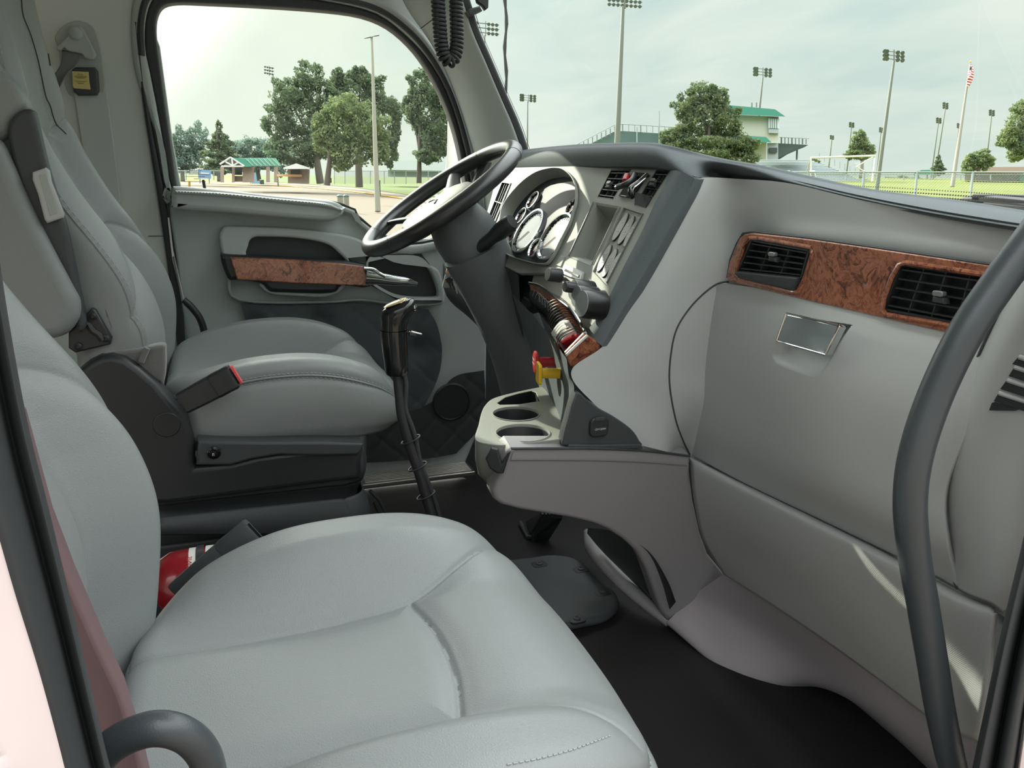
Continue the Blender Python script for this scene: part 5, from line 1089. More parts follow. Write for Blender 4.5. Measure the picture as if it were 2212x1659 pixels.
for (u, w_) in v:
    th = math.radians(118)+(-u)/(r_+.001)+.0; vv.append((xb-.005-(w_)*-1-.0055, exy+(r_+.0012)*math.cos(th+math.radians(35)), ez+(r_+.0012)*math.sin(th+math.radians(35))))
put('label_lettering', vv, f, M['redink'], lb, smooth=False)
xc, xd_ = PY(421, 1200, exy-.04)[0], PY(438, 1200, exy-.04)[0]; band(xc, xd_, M['black'], 'retaining_strap', r_+.003)
band(xd_+.002, xd_+.03, M['white'], 'rear_label', r_+.0006)
MB().box((.02, exy, .14), (.34, .13, .28), bev=.012).out('bracket_box', M['black'], ext_)
rl = MB().box((.10, 1.47, .02), (.55, .03, .02), bev=.003).out('seat_rail', M['alu'], None); tag(rl, 'bare metal mounting rail on the floor beside the driver seat base', 'rail')
# notebook stack with wire binding in the burl bin
nb = thing('spiral_notebook', PY(1215, 750, 1.36), 'wire bound notepads with red cover standing in the burl bin', 'notebook')
p0, p1 = PY(1222, 752, 1.33), PY(1238, 722, 1.30); 
def leafs(c0, c1, c2, c3, n, off, m, nm, cv=.006):
    mb = MB()
    for k in range(n):
        o = np.array(off)*k; rows = []
        for t in np.linspace(0, 1, 7): b = cv*math.sin(math.pi*t); rows.append([c0*(1-t)+c1*t+o+A(0, 0, b), c3*(1-t)+c2*t+o+A(0, 0, b)])
        mb.grid(rows)
    return solidify(mb.out(nm, m, nb, ang=60), .0008)
leafs(PY(1204, 748, 1.36), PY(1252, 722, 1.29), PY(1254, 738, 1.30), PY(1218, 764, 1.36), 2, (0, 0, .002), M['red'], 'red_cover')
leafs(PY(1205, 742, 1.36), PY(1244, 716, 1.31), PY(1250, 728, 1.30), PY(1208, 750, 1.36), 6, (-.0012, .004, .0036), M['white'], 'paper_leaves', .01)
wm = material('binding_wire', srgb(110, 105, 100), .3, .9)
for k in range(14):
    t0 = k/13; q0 = PY(1180+25*t0, 672+82*t0, 1.50-.15*t0); q1 = PY(1226+35*t0, 656+66*t0, 1.455-.165*t0); b_ = A(-.012, -.004, .016)
    P = cat_rom([q0+A(.006, 0, -.022), q0, q0*.8+q1*.2+b_*.7, q0*.5+q1*.5+b_, q0*.15+q1*.85+b_*.8, q1, q1+A(.010, 0, -.020)], 5)
    MB().tube(P, .0011, 6).out('binding_loop', wm, nb)
# radio with ribbed buttons behind the pads
rd = thing('handheld_radio', PY(1175, 650, 1.60), 'dark ribbed radio handset resting at the far end of the burl bin', 'radio')
ra, rb2 = PY(1150, 640, 1.62), PY(1200, 690, 1.50)
mb = MB(); G = []
for t in np.linspace(0, 1, 8): o = ra*(1-t)+rb2*t; G.append([o+A(.0, .02*math.cos(a), .022*math.sin(a)) for a in [2*math.pi*i/16 for i in range(16)]])
mb.grid(G, close_v=True); mb.f.append(tuple(range(16))[::-1]); mb.f.append(tuple(7*16+i for i in range(16))); mb.out('radio_body', M['black'], rd, ang=60)
for k in range(6):
    t = .2+.12*k; o = ra*(1-t)+rb2*t; MB().tube([o+A(-.001, .0215*math.cos(a), .0235*math.sin(a)) for a in [math.pi*.1+math.pi*.9*i/12 for i in range(13)]], .0016, 6).out('radio_rib', satin, rd)
# clip-on holder on the centre vent
ph = thing('phone_holder', F1.wp(1370, 405, .02), 'glossy dark phone holder clipped between the two centre air vents', 'phone holder')
plate('holder_base', F1, px1([(1371, 375), (1402, 376.5), (1367, 430), (1340, 426)]), [], .0, .006, M['gloss'], ph, bev=.002)
for (pts, r_, m, nm) in (([(1398, 378, .014), (1382, 392, .02), (1364, 405, .03), (1362, 416, .03), (1366, 427, .02)], .005, 'gloss', 'holder_arm'), ([(1372, 377, .012), (1366, 388, .02), (1352, 398, .028), (1335, 404, .03)], .006, 'black', 'holder_arm'), ([(1402, 379, .01), (1380, 398, .024), (1368, 408, .03), (1367, 422, .024)], .0018, 'chrome', 'chrome_trim'), ([(1355, 380, .016), (1350, 392, .02)], .007, 'red', 'red_pad'), ([(1330, 404, .03), (1338, 404, .03)], .0035, 'chrome', 'roller')):
    P = cat_rom([F1.wp(x, y, h) for x, y, h in pts], 5); MB().tube(P, r_, 12).out(nm, M[m], ph, ang=80)
# pedal, floor hatch
pdl = thing('accelerator_pedal', PZ(1165, 1158, .0), 'ribbed black accelerator pedal on the floor behind the cup holder console', 'pedal')
Q = [PZ(1135, 1122, .07), PZ(1175, 1095, .14), PZ(1215, 1095, .14), PZ(1168, 1160, .03), ]
mb = MB().add([PZ(1136, 1126, .03), PZ(1150, 1162, .012), PZ(1186, 1158, .012), PZ(1215, 1112, .10), PZ(1168, 1108, .10)]+[q+A(0, 0, -.012) for q in (PZ(1136, 1126, .03), PZ(1150, 1162, .012), PZ(1186, 1158, .012), PZ(1215, 1112, .10), PZ(1168, 1108, .10))], [(0, 1, 2, 3, 4), (9, 8, 7, 6, 5)]+[(k, k+5, (k+1) % 5+5, (k+1) % 5) for k in range(5)])
mb.out('pedal_plate', M['black'], pdl, smooth=False)
for k in range(6):
    t = k/5; a = PZ(1146+30*t, 1152-2*t, .022)+A(0, 0, .004); b = PZ(1172+38*t, 1112+0*t, .098)+A(0, 0, .004); MB().tube([a, b], .0035, 6).out('tread_rib', M['dark'], pdl)
MB().tube([PZ(1124, 1128, .01), PZ(1140, 1160, .008), PZ(1184, 1158, .008)], .006, 8).out('pedal_frame', M['dark'], pdl)
hz = .004; FZ = FT(0.0)
hatch = [(1060, 1240), (1090, 1226), (1150, 1218), (1185, 1213), (1225, 1216), (1252, 1226), (1275, 1250), (1300, 1275), (1325, 1290), (1336, 1312), (1330, 1332), (1305, 1350), (1262, 1360), (1220, 1368), (1120, 1376), (1040, 1340)]
hc = plate('floor_hatch', FZ, traced(FZ, hatch), [], 0, .024, M['dark'], None, bev=.012, sm=4); tag(hc, 'raised dark plastic access cover with bolt pockets on the black floor mat', 'floor cover')
for x, y in ((1165, 1219), (1255, 1230), (1302, 1280), (1246, 1337)):
    a, b = FT(.024).px(x, y); pk = plate('bolt_pocket', FT(.024), rrect(a-.020, b-.016, a+.020, b+.016, .010), [], -.004, .0012, M['black'], hc, bev=.0005)
    MB().lathe(FT(.024).w(a, b, .001), (0, 0, 1), [(.0085, 0), (.008, .003), (.004, .004), (.003, .002)], 18).out('bolt', M['dark'], pk)
# coiled cord hanging from the roof
def coil(path, R_, r_, pitch, y):
    P = cat_rom([PY(a, b, y) for a, b in path], 30); P = np.array(P); d = np.r_[0, np.cumsum(np.linalg.norm(np.diff(P, axis=0), axis=1))]; L_ = d[-1]; nn = int(L_/pitch*14)
    s_ = np.linspace(0, L_, nn); C = np.stack([np.interp(s_, d, P[:, i]) for i in range(3)], 1); T = np.gradient(C, axis=0); T /= np.linalg.norm(T, axis=1)[:, None]
    B = A(0, 1, 0); N_ = np.cross(T, B); N_ /= np.linalg.norm(N_, axis=1)[:, None]; ph_ = s_/pitch*2*math.pi
    return C+N_*(R_*np.cos(ph_))[:, None]+B[None]*(R_*np.sin(ph_))[:, None], P
Cc, Pc = coil([(942, -260), (944, -120), (946, 0), (950, 60), (953, 95), (959, 120), (968, 131), (978, 128), (985, 110), (987, 80), (986, 40), (985, 0), (984, -120), (982, -260)], .0105, .0030, .0072, 1.5)
cd_ = MB().tube(Cc, .0034, 7).out('coiled_cord', M['rubber2'], None, ang=80); tag(cd_, 'black coiled cord hanging in a loop from the roof beside the windshield pillar', 'cord')
# ================================================================== outside
GZ = -1.35
def at(px, py, D): return CAM+ray(px, py)*D
def fence_mat():
    m = bpy.data.materials.new('chain_link'); m.use_nodes = True; nt = m.node_tree; nt.nodes.clear(); N = nt.nodes.new; L = nt.links.new
    tc = N('ShaderNodeTexCoord'); sp = N('ShaderNodeSeparateXYZ'); L(tc.outputs['Object'], sp.inputs[0]); out = None; hs = []
    hx = N('ShaderNodeMath'); hx.operation = 'ADD'; L(sp.outputs['X'], hx.inputs[0]); L(sp.outputs['Y'], hx.inputs[1])
    for sg in ('ADD', 'SUBTRACT'):
        a = N('ShaderNodeMath'); a.operation = sg; L(hx.outputs[0], a.inputs[0]); L(sp.outputs['Z'], a.inputs[1])
        s_ = N('ShaderNodeMath'); s_.operation = 'MULTIPLY'; s_.inputs[1].default_value = 9.0; L(a.outputs[0], s_.inputs[0])
        f_ = N('ShaderNodeMath'); f_.operation = 'FRACT'; L(s_.outputs[0], f_.inputs[0])
        g = N('ShaderNodeMath'); g.operation = 'LESS_THAN'; g.inputs[1].default_value = .13; L(f_.outputs[0], g.inputs[0]); hs.append(g)
    mx = N('ShaderNodeMath'); mx.operation = 'MAXIMUM'; L(hs[0].outputs[0], mx.inputs[0]); L(hs[1].outputs[0], mx.inputs[1])
    t = N('ShaderNodeBsdfTransparent'); d = N('ShaderNodeBsdfDiffuse'); d.inputs[0].default_value = srgb(150, 158, 155); ms = N('ShaderNodeMixShader')
    L(mx.outputs[0], ms.inputs[0]); L(t.outputs[0], ms.inputs[1]); L(d.outputs[0], ms.inputs[2]); o = N('ShaderNodeOutputMaterial'); L(ms.outputs[0], o.inputs[0]); return m
def leafm(name, c1, c2, tr=.35):
    m = bpy.data.materials.new(name); m.use_nodes = True; nt = m.node_tree; nt.nodes.clear(); N = nt.nodes.new; L = nt.links.new
    tc = N('ShaderNodeTexCoord'); no = N('ShaderNodeTexNoise'); no.inputs['Scale'].default_value = .9; no.inputs['Detail'].default_value = 5; L(tc.outputs['Object'], no.inputs[0])
    r = N('ShaderNodeValToRGB'); r.color_ramp.elements[0].position = .35; r.color_ramp.elements[1].position = .65; r.color_ramp.elements[0].color = srgb(*c1); r.color_ramp.elements[1].color = srgb(*c2); L(no.outputs['Fac'], r.inputs[0])
    d = N('ShaderNodeBsdfDiffuse'); t = N('ShaderNodeBsdfTranslucent'); L(r.outputs[0], d.inputs[0]); L(r.outputs[0], t.inputs[0]); ms = N('ShaderNodeMixShader'); ms.inputs[0].default_value = tr
    L(d.outputs[0], ms.inputs[1]); L(t.outputs[0], ms.inputs[2]); o = N('ShaderNodeOutputMaterial'); L(ms.outputs[0], o.inputs[0]); return m
LEAF = dict(mid=leafm('leaves_mid_green', (112, 128, 98), (150, 164, 116)), dark=leafm('leaves_dark_green', (98, 114, 96), (130, 146, 112)), blue=leafm('leaves_blue_green', (116, 138, 130), (142, 160, 144)), pine=leafm('pine_needles', (92, 110, 88), (136, 148, 104)), light=leafm('leaves_light_green', (118, 140, 92), (158, 170, 104)))  # leaf colours lightened and greyed to carry the distance haze
bark = material('bark', srgb(96, 90, 80), .9, bump=('noise', 8, 1)); polem = material('weathered_steel_pole', srgb(110, 116, 106), .6); polew = material('pale_pole', srgb(150, 148, 134), .6); lampm = material('floodlight_housing', srgb(96, 106, 98), .5)
grassm = material('yellow_green_grass', srgb(106, 114, 40), .95, var=.16); grassm2 = material('dark_green_lawn', srgb(80, 94, 38), .95, var=.14)  # yellow-green for the field, a darker green for the lawn
asph = material('tan_pavement', srgb(106, 95, 82), .95, var=.05); walkm = material('concrete_walk', srgb(116, 108, 98), .95)
greenroof = material('green_metal_roof', srgb(60, 138, 118), .45); greenroof2 = material('pale_green_metal_roof', srgb(120, 170, 150), .45); beige = material('beige_siding', srgb(196, 196, 180), .8)
brick = material('tan_brick', srgb(160, 140, 128), .9, var=.1); standm = material('aluminium_seating', srgb(165, 175, 175), .5, .3); dgreen = material('dark_green_steel', srgb(78, 104, 98), .6); ylw = material('yellow_paint', srgb(158, 120, 36), .8); greenbin = material('green_bin', srgb(70, 96, 82), .6)
gr_ = MB().add([A(-600, -60, GZ), A(900, -60, GZ), A(900, 900, GZ), A(-600, 900, GZ)], [(0, 1, 2, 3)]).out('ground', asph, None, smooth=False); struct(gr_)
def gpoly(px, z, m, name):
    P = [PZ(x, y, z) for x, y in px]; c = [sum(q[i] for q in P)/len(P) for i in range(3)]
    return struct(MB().add(P, [tuple(range(len(P)))]).out(name, m, None, smooth=False))
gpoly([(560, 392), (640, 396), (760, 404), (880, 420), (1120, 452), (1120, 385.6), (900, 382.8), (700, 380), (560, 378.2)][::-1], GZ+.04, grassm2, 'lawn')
gpoly([(300, 391), (480, 391), (562, 391), (562, 378.4), (300, 375)][::-1], GZ+.03, grassm, 'lawn')
gpoly([(560, 393.2), (640, 397.2), (760, 405.5), (880, 422), (1120, 455), (1120, 462), (880, 427), (760, 409), (640, 399.5), (560, 395.5)][::-1], GZ+.02, walkm, 'sidewalk')
cbp = [PZ(x, y, GZ+.06) for x, y in ((440, 397), (520, 399), (620, 402), (700, 408), (780, 416), (880, 430), (1000, 447))]
struct(MB().tube(cbp, .17, 4, flat=(.7, 1.0)).out('curb', ylw, None, smooth=False))
# rising field seen through the windshield
rows = []
for D, z in ((16, GZ-.1), (24, GZ+.02), (60, GZ+.45), (120, .55), (230, 2.35), (420, 2.4)):
    rows.append([(lambda q: A(q[0], q[1], z))(at(x, 420, D)) for x in (1150, 1500, 1900, 2300, 2900)])
fld = struct(MB().grid(patch(rows, 4, 4)).out('grass_field', grassm, None, ang=80))
def leaf_quads(blobs, n, size, seed=0, flat=.8):
    r = np.random.default_rng(seed); V = []; vol = np.array([b[3]*b[4]*b[5] for b in blobs]); vol = vol**(2/3); cnt = (n*vol/vol.sum()).astype(int)
    for b, c in zip(blobs, cnt):
        d = r.normal(size=(c, 3)); d /= np.linalg.norm(d, axis=1)[:, None]; rad = r.uniform(.55, 1.08, c)**.6*(1+.16*np.sin(d[:, 0]*7+d[:, 2]*5+b[0]))
        P = np.array(b[:3])+d*np.array(b[3:6])*rad[:, None]; V.append(P)
    P = np.concatenate(V); m = len(P); a = r.normal(size=(m, 3)); a /= np.linalg.norm(a, axis=1)[:, None]; b_ = np.cross(a, r.normal(size=(m, 3))); b_ /= np.linalg.norm(b_, axis=1)[:, None]
    s_ = .72*size*r.uniform(.5, 1.3, m)[:, None]; Q = np.stack([P-a*s_, P-b_*s_*.55, P+a*s_, P+b_*s_*.55], 1).reshape(-1, 3)
    return Q, [(4*i, 4*i+1, 4*i+2, 4*i+3) for i in range(m)]
def tree(name, D, base, blobs_px, n, mat, label, seed, lp=5.0, trunk=True, group=None, tw=8, conifer=False):
    k = D/F; bp = at(base[0], base[1], D); bl = []
    for (x, y, rx, ry) in blobs_px:
        c = at(x, y, D); bl.append((c[0], c[1], c[2], rx*k, rx*k*.8, ry*k))
    t = thing(name, bp, label, 'tree', group)
    r = random.Random(seed); sub = []
    for b in bl:           # clumps on each bough
        for i in range(10):
            d = Vector((r.gauss(0, 1), r.gauss(0, 1), r.gauss(0, 1))).normalized()
            o_ = r.uniform(.62, .98); sub.append((b[0]+d.x*b[3]*o_, b[1]+d.y*b[4]*o_, b[2]+d.z*b[5]*o_, b[3]*r.uniform(.20, .38), b[4]*.32, b[5]*r.uniform(.16, .32)))
    q, f = leaf_quads([(b[0], b[1], b[2], b[3]*.78, b[4]*.78, b[5]*.78) for b in bl]+sub, int(n*1.25), lp*k, seed)
    put('crown', q, f, LEAF[mat], t, smooth=False)
    if trunk:
        top = at(blobs_px[0][0], blobs_px[0][1], D); top = A(bp[0]*.6+top[0]*.4, bp[1]*.6+top[1]*.4, top[2]); mb = MB().tube([bp, bp*.6+top*.4, top], [tw*k*.6, tw*k*.45, tw*k*.15], 10)
        for b in bl[1:5]:
            s_ = bp*.55+top*.45; mb.tube([s_, (s_+A(*b[:3]))/2+A(0, 0, .3), A(*b[:3])], [tw*k*.25, tw*k*.18, tw*k*.06], 7)
        mb.out('trunk', bark, t)
    return t
tree('tree', 105, (692, 396), [(650, 250, 62, 60), (668, 165, 38, 36), (620, 205, 42, 40), (600, 270, 38, 50), (690, 210, 40, 45), (630, 330, 62, 28), (675, 320, 40, 40), (595, 320, 30, 22)], 16000, 'dark', 'tall broadleaf tree left of the twin trees, its crown spreading over the shelter roof', 1, tw=14)
tree('tree', 92, (706, 400), [(745, 290, 62, 60), (740, 235, 50, 35), (705, 280, 35, 50), (790, 280, 50, 55), (760, 330, 60, 35), (820, 330, 30, 30)], 15000, 'mid', 'broad tree with leaning twin trunk in the middle of the side window', 2, tw=12)
tree('tree', 118, (776, 404), [(770, 210, 48, 50), (735, 180, 26, 28), (778, 165, 24, 26), (810, 200, 30, 40), (835, 260, 34, 70), (840, 320, 26, 40)], 13000, 'dark', 'tall tree standing directly behind the street lamp', 3, tw=14)
tree('tree', 100, (905, 395), [(915, 250, 42, 70), (905, 185, 28, 36), (935, 300, 40, 50), (890, 240, 22, 40), (950, 230, 24, 60), (925, 335, 40, 22)], 13000, 'dark', 'dark tree at the front end of the side window beside the mirror', 4, tw=10)
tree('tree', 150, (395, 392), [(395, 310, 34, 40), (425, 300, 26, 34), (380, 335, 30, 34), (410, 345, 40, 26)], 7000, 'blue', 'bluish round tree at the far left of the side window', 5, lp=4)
tree('spruce_tree', 140, (474, 392), [(474, 275, 8, 14), (472, 295, 18, 12), (476, 312, 28, 14), (472, 332, 36, 14), (476, 350, 42, 14), (474, 366, 44, 12)], 7000, 'dark', 'pointed spruce tree rising left of the shelter', 6, lp=4)
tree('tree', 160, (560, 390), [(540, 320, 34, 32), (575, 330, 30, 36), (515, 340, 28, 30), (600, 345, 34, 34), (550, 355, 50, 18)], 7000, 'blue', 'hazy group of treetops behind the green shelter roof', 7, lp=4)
tree('pine_tree', 120, (1530, 392), [(1520, 260, 52, 50), (1512, 200, 34, 28), (1555, 215, 28, 28), (1480, 240, 30, 36), (1570, 265, 36, 44), (1470, 290, 34, 26), (1590, 310, 36, 30), (1530, 325, 84, 36), (1462, 325, 44, 26), (1600, 345, 52, 22), (1610, 318, 34, 20), (1450, 300, 30, 22)], 26000, 'pine', 'big bushy pine tree standing in front of the press box', 8, lp=4.5, tw=12)
tree('tree', 150, (1860, 385), [(1860, 310, 24, 22), (1858, 292, 14, 14), (1845, 322, 16, 14), (1878, 322, 17, 12), (1860, 335, 30, 12), (1835, 335, 12, 12)], 6000, 'mid', 'small leafy tree behind the right end of the soccer goal', 9, lp=3)
tree('spruce_tree', 170, (2027, 380), [(2028, 342, 5, 7), (2027, 350, 9, 6), (2028, 358, 13, 6), (2026, 366, 16, 6), (2028, 373, 14, 5)], 3000, 'dark', 'small dark spruce beside the green roofed pavilion', 10, lp=2.6)
tree('tree', 140, (2112, 388), [(2112, 345, 26, 20), (2095, 355, 20, 18), (2132, 350, 20, 18), (2125, 332, 14, 12), (2090, 368, 16, 12)], 6500, 'mid', 'rounded tree in front of the long brick building, right of the flagpole', 11, lp=3)
tree('tree', 95, (2225, 395), [(2200, 270, 34, 40), (2205, 235, 24, 20), (2180, 300, 26, 24), (2215, 320, 40, 26), (2240, 260, 40, 60), (2192, 335, 22, 12)], 14000, 'mid', 'large tree cut off by the right edge of the windshield view', 12, lp=4)
tree('shrub', 180, (1760, 392), [(1757, 347, 9, 5), (1765, 349, 8, 4)], 900, 'mid', 'small treetop showing above the bleacher railing', 13, lp=2.2)
tree('shrub', 190, (1940, 388), [(1925, 386, 18, 4), (1950, 384, 14, 5), (1975, 386, 16, 4)], 1800, 'mid', 'low hedge on the far edge of the field left of the pavilion', 14, lp=2.2, trunk=False)
# floodlight masts
def mast(top, bot, box, D, rows_, cols_, label, group=None, gap=True, w=5.0):
    k = D/F; a, b = at(*bot, D), at(*top, D); t = thing('floodlight_mast', A(a[0], a[1], GZ), label, 'light mast', group)
    MB().tube([A(a[0], a[1], GZ-.2), a, b], [w*k*.5, w*k*.5, w*k*.28], 10).out('pole', polem, t)
    x0, y0, x1, y1 = box; cr = MB(); lm = []
    sl_ = (top[0]-bot[0])/(bot[1]-top[1])
    for r in range(rows_):
        y = y0+(y1-y0)*(r+.5)/rows_; tilt = (y1-y0)*.10
        cr.tube([at(x0, y-tilt, D), at(x1, y+tilt, D)], (y1-y0)*k*.035, 6)
        for c in range(cols_):
            u = (c+.5)/cols_; u = u*.44 if u < .5 and gap else (u if not gap else .56+(u-.5)*.88)
            x = x0+(x1-x0)*u; q = at(x, y+(u-.5)*2*tilt, D+.1); lw = (x1-x0)*k/cols_*.40; 
            lm.append((q, lw, (y1-y0)*k/rows_*.30))
    cr.tube([at((x0+x1)/2, y0, D), at((x0+x1)/2, y1+2, D)], w*k*.2, 6); cr.out('crossarms', polem, t)
    for q, lw, lh in lm: MB().lathe(q, (-.5, -.8, -.35), [(lh*.5, 0), (lh*1.0, lh*.5), (lw, lh*1.3), (lw*.98, lh*1.5)], 8).out('floodlight', lampm, t)
    return t
mast((1346, 14), (1332, 335), (1312, -12, 1387, 16), 75, 3, 8, 'tallest floodlight mast left of the pine tree, its lamps cut off by the top edge', w=13, gap=False)
mast((1140, 219), (1139, 340), (1124, 204, 1159, 219), 150, 3, 4, 'slim floodlight mast just right of the windshield pillar', w=4)
mast((1648, 166), (1640, 240), (1628, 146, 1668, 165), 185, 3, 4, 'floodlight mast rising above the green roof of the press box', w=5)
mast((1931, 132), (1897, 384), (1908, 108, 1954, 132), 90, 3, 4, 'tall floodlight mast between the small leafy tree and the flagpole', w=9)
mast((1047, 76), (1047, 250), (1020, 46, 1078, 76), 100, 3, 6, 'floodlight bank half hidden behind the windshield pillar beside the antenna', w=5)
mast((590, 162), (600, 385), (571, 142, 592, 162), 150, 3, 4, 'floodlight bank peeking out left of the tall broadleaf tree', w=3, gap=False)
for i, (a, b, bx, lab) in enumerate((((1839, 275), (1835, 320), (1833, 264, 1846, 275), 'short distant mast directly above the left side of the small leafy tree'), ((1797, 301), (1791, 352), (1792, 292, 1802, 301), 'faint distant mast above the left part of the soccer goal'),
    ((1903, 286), (1894, 372), (1898, 275, 1909, 286), 'faint distant mast just left of the tall mast near the flagpole'), ((2027, 266), (2014, 360), (2021, 254, 2034, 266), 'shorter of the two distant masts above the dark spruce'), ((2042, 235), (2024, 350), (2035, 221, 2049, 235), 'taller of the two distant masts above the dark spruce'),
    ((2071, 277), (2058, 380), (2066, 266, 2076, 277), 'distant mast partly hidden by the flagpole'), ((2142, 250), (2131, 345), (2135, 237, 2149, 250), 'distant mast above the rounded tree right of the flagpole'))):
    mast(a, b, bx, 230, 3, 2, lab, 'distant floodlight masts over the field', gap=False, w=3.6)
# street lamp
D = 50; k = D/F; sl2 = thing('street_lamp', at(815, 456, D), 'plain street lamp pole with flat double head standing on the pavement', 'street lamp')
MB().tube([at(816, 457, D), at(811, 330, D), at(803, 84, D)], [6.4*k, 5*k, 2.4*k], 12).out('pole', polew, sl2)
MB().tube([at(803, 88, D), at(803, 80, D)], 2.4*k, 8).out('bracket', polem, sl2)
for x0, x1, y0, y1 in ((786, 801, 83, 80), (804, 819, 79, 76)): MB().tube([at(x0, y0, D), at((x0+x1)/2, (y0+y1)/2, D), at(x1, y1, D)], [1.0*k, 2.4*k, 2.6*k], 8, flat=(.45, 2)).out('lamp_head', polem, sl2)
# flagpole
D = 80; k = D/F; fp_ = thing('flagpole', at(2057, 402, D), 'white flagpole with gold ball on the grass field', 'flagpole')
MB().tube([at(2057, 403, D), at(2096, 138, D)], [4.5*k, 1.6*k], 10).out('pole', polew, fp_); MB().lathe(at(2096.5, 133.5, D), (0, 0, 1), [(.02, -.09), (.10, -.02), (.10, .04), (.01, .11)], 12).out('finial', M['yellow'], fp_)
fm_ = bpy.data.materials.new('striped_flag'); fm_.use_nodes = True; nt = fm_.node_tree; b = nt.nodes['Principled BSDF']; b.inputs['Roughness'].default_value = .8
tc = nt.nodes.new('ShaderNodeTexCoord'); wv = nt.nodes.new('ShaderNodeTexWave'); wv.bands_direction = 'Z'; wv.inputs['Scale'].default_value = 1.2; wv.inputs['Distortion'].default_value = 1.0
cr_ = nt.nodes.new('ShaderNodeValToRGB'); cr_.color_ramp.interpolation = 'CONSTANT'; cr_.color_ramp.elements[0].color = srgb(196, 48, 62); cr_.color_ramp.elements[1].position = .5; cr_.color_ramp.elements[1].color = srgb(240, 238, 236)
nt.links.new(tc.outputs['Object'], wv.inputs[0]); nt.links.new(wv.outputs['Fac'], cr_.inputs[0]); nt.links.new(cr_.outputs[0], b.inputs['Base Color'])
rows = []
for t in np.linspace(0, 1, 9):
    x, y = 2095-9*t*.9, 140+t*40; w_ = 4+11*math.sin(math.pi*min(1, t*.75+.12)); rows.append([at(x, y, D), at(x+w_*.5, y+3, D-.5+.3*math.sin(t*9)), at(x+w_*.3-2+3*math.sin(t*7), y+5+t*3, D-.9), at(x+w_*.8, y+4+t*3, D-.3)])
fgo = solidify(MB().grid(patch(rows, 3, 4)).out('flag', fm_, None, ang=80), .02); tag(fgo, 'drooping red and white striped flag with blue canton on the flagpole', 'flag')
cn = MB().grid(patch([[q+A(-.02, -.05, 0) for q in r[:3]] for r in rows[:3]], 3, 4)).out('canton', material('navy_cloth', srgb(60, 66, 92), .8), fgo, ang=80)
# chain link fences
cl_ = fence_mat(); railm = material('galvanised_rail', srgb(150, 160, 158), .5, .5)
def fence(posts, D, label, top, bot, r=.04):
    f0 = thing('chain_link_fence', at(posts[len(posts)//2][0], bot, D), label, 'fence')
    tp_, bt_ = [], []
    for x, dx in posts:
        a, b = at(x, top(x), D), at(x+dx, bot, D); tp_.append(a); bt_.append(b); MB().tube([b, a+(a-b)*.02], r, 8).out('post', railm, f0)
    MB().tube(tp_, r*.6, 8).out('top_rail', railm, f0)
    MB().grid([bt_, tp_]).out('fabric', cl_, f0, smooth=False); return f0
fence([(1630, 0), (1745, 0), (1866, -4), (1981, -7), (2102, -9), (2230, -11), (2360, -12)], 48, 'tall chain link fence on the near side of the grass field', lambda x: 372, 445, .075)
fence([(1690, 0), (1760, 0), (1828, -1), (1890, 0), (1952, 0), (2010, -1), (2075, 0), (2140, 0), (2240, 0)], 130, 'distant low fence line in front of bleachers and pavilion', lambda x: 377, 389, .10)
fence([(372, 0), (402, 0), (432, 0), (462, 0), (480, 0)], 130, 'fence line left of the shelter beside the blue sign', lambda x: 369, 389, .08)
fence([(722, 0), (745, 0), (770, 0), (800, 0), (830, 0), (852, 0), (877, 0), (901, 0), (925, 0), (948, 0), (985, 0)], 125, 'fence line running behind the tree trunks to the mirror', lambda x: 369+(x-722)*.006, 397, .07)
# bleachers, deck and press box
bl = thing('bleachers', at(1750, 392, 150), 'silver bleacher seating bank stepping up behind the soccer goal', 'bleachers')
mb = MB()
for i in range(16):
    y = 393-3.1*i; xl, xr = 1560, 1872-7.5*i if i > 2 else 1876; xr = max(xr, 1752); D0 = 145+1.2*i
    a, b = at(xl, y, D0), at(xr, y, D0); mb.add([a, b, b+A(.3, 1, 0), a+A(.3, 1, 0), a-A(0, 0, .15), b-A(0, 0, .15)], [(0, 1, 2, 3), (4, 5, 1, 0)]); 
    a2, b2 = at(xl, y+3.1, D0-.2), at(xr, y+3.1, D0-.2); mb.add([a2, b2, b-A(0, 0, .15), a-A(0, 0, .15)], [(0, 1, 2, 3)])
mb.out('seating', standm, bl, smooth=False)
for i in range(9):
    x = 1770+11*i; y = 345+ (x-1770)*.42; MB().tube([at(x, y, 150), at(x, y-14, 150)], .05, 6).out('rail_post', railm, bl)
dk = thing('upper_stand', at(1710, 345, 155), 'raised rear deck of the bleachers with slatted railing beside the press box', 'stand')
mb = MB().add([at(1676, 309, 152), at(1746, 313, 152), at(1738, 318, 152), at(1725, 323, 152), at(1700, 334, 153), at(1684, 344, 153), at(1676, 344, 153)]+[at(1676, 309, 160), at(1746, 313, 160), at(1738, 318, 160), at(1725, 323, 160), at(1700, 334, 160), at(1684, 344, 160), at(1676, 344, 160)], [(0, 1, 2, 3, 4, 5, 6), (13, 12, 11, 10, 9, 8, 7)]+[(q, q+7, (q+1) % 7+7, (q+1) % 7) for q in range(7)])
mb.out('deck_frame', material('shaded_steel_frame', srgb(96, 108, 108), .7), dk, smooth=False); MB().tube([at(1722, 318, 154), at(1721, 345, 154)], .17, 8).out('support_column', dgreen, dk)  # solid dark wedge, the deck's underside shade put into its colour
for i in range(8):
    x = 1688+7.6*i; MB().tube([at(x, 311+.03*i, 151.5), at(x, 297+.5*i, 151.5)], .10 if i % 3 else .16, 6).out('rail_post', polem, dk)
MB().tube([at(1684, 296.5, 151.5), at(1748, 299, 151.5)], .06, 6).out('top_rail', railm, dk)
pb = thing('press_box', at(1640, 345, 146), 'beige press box with green hipped metal roof behind the pine tree', 'building')
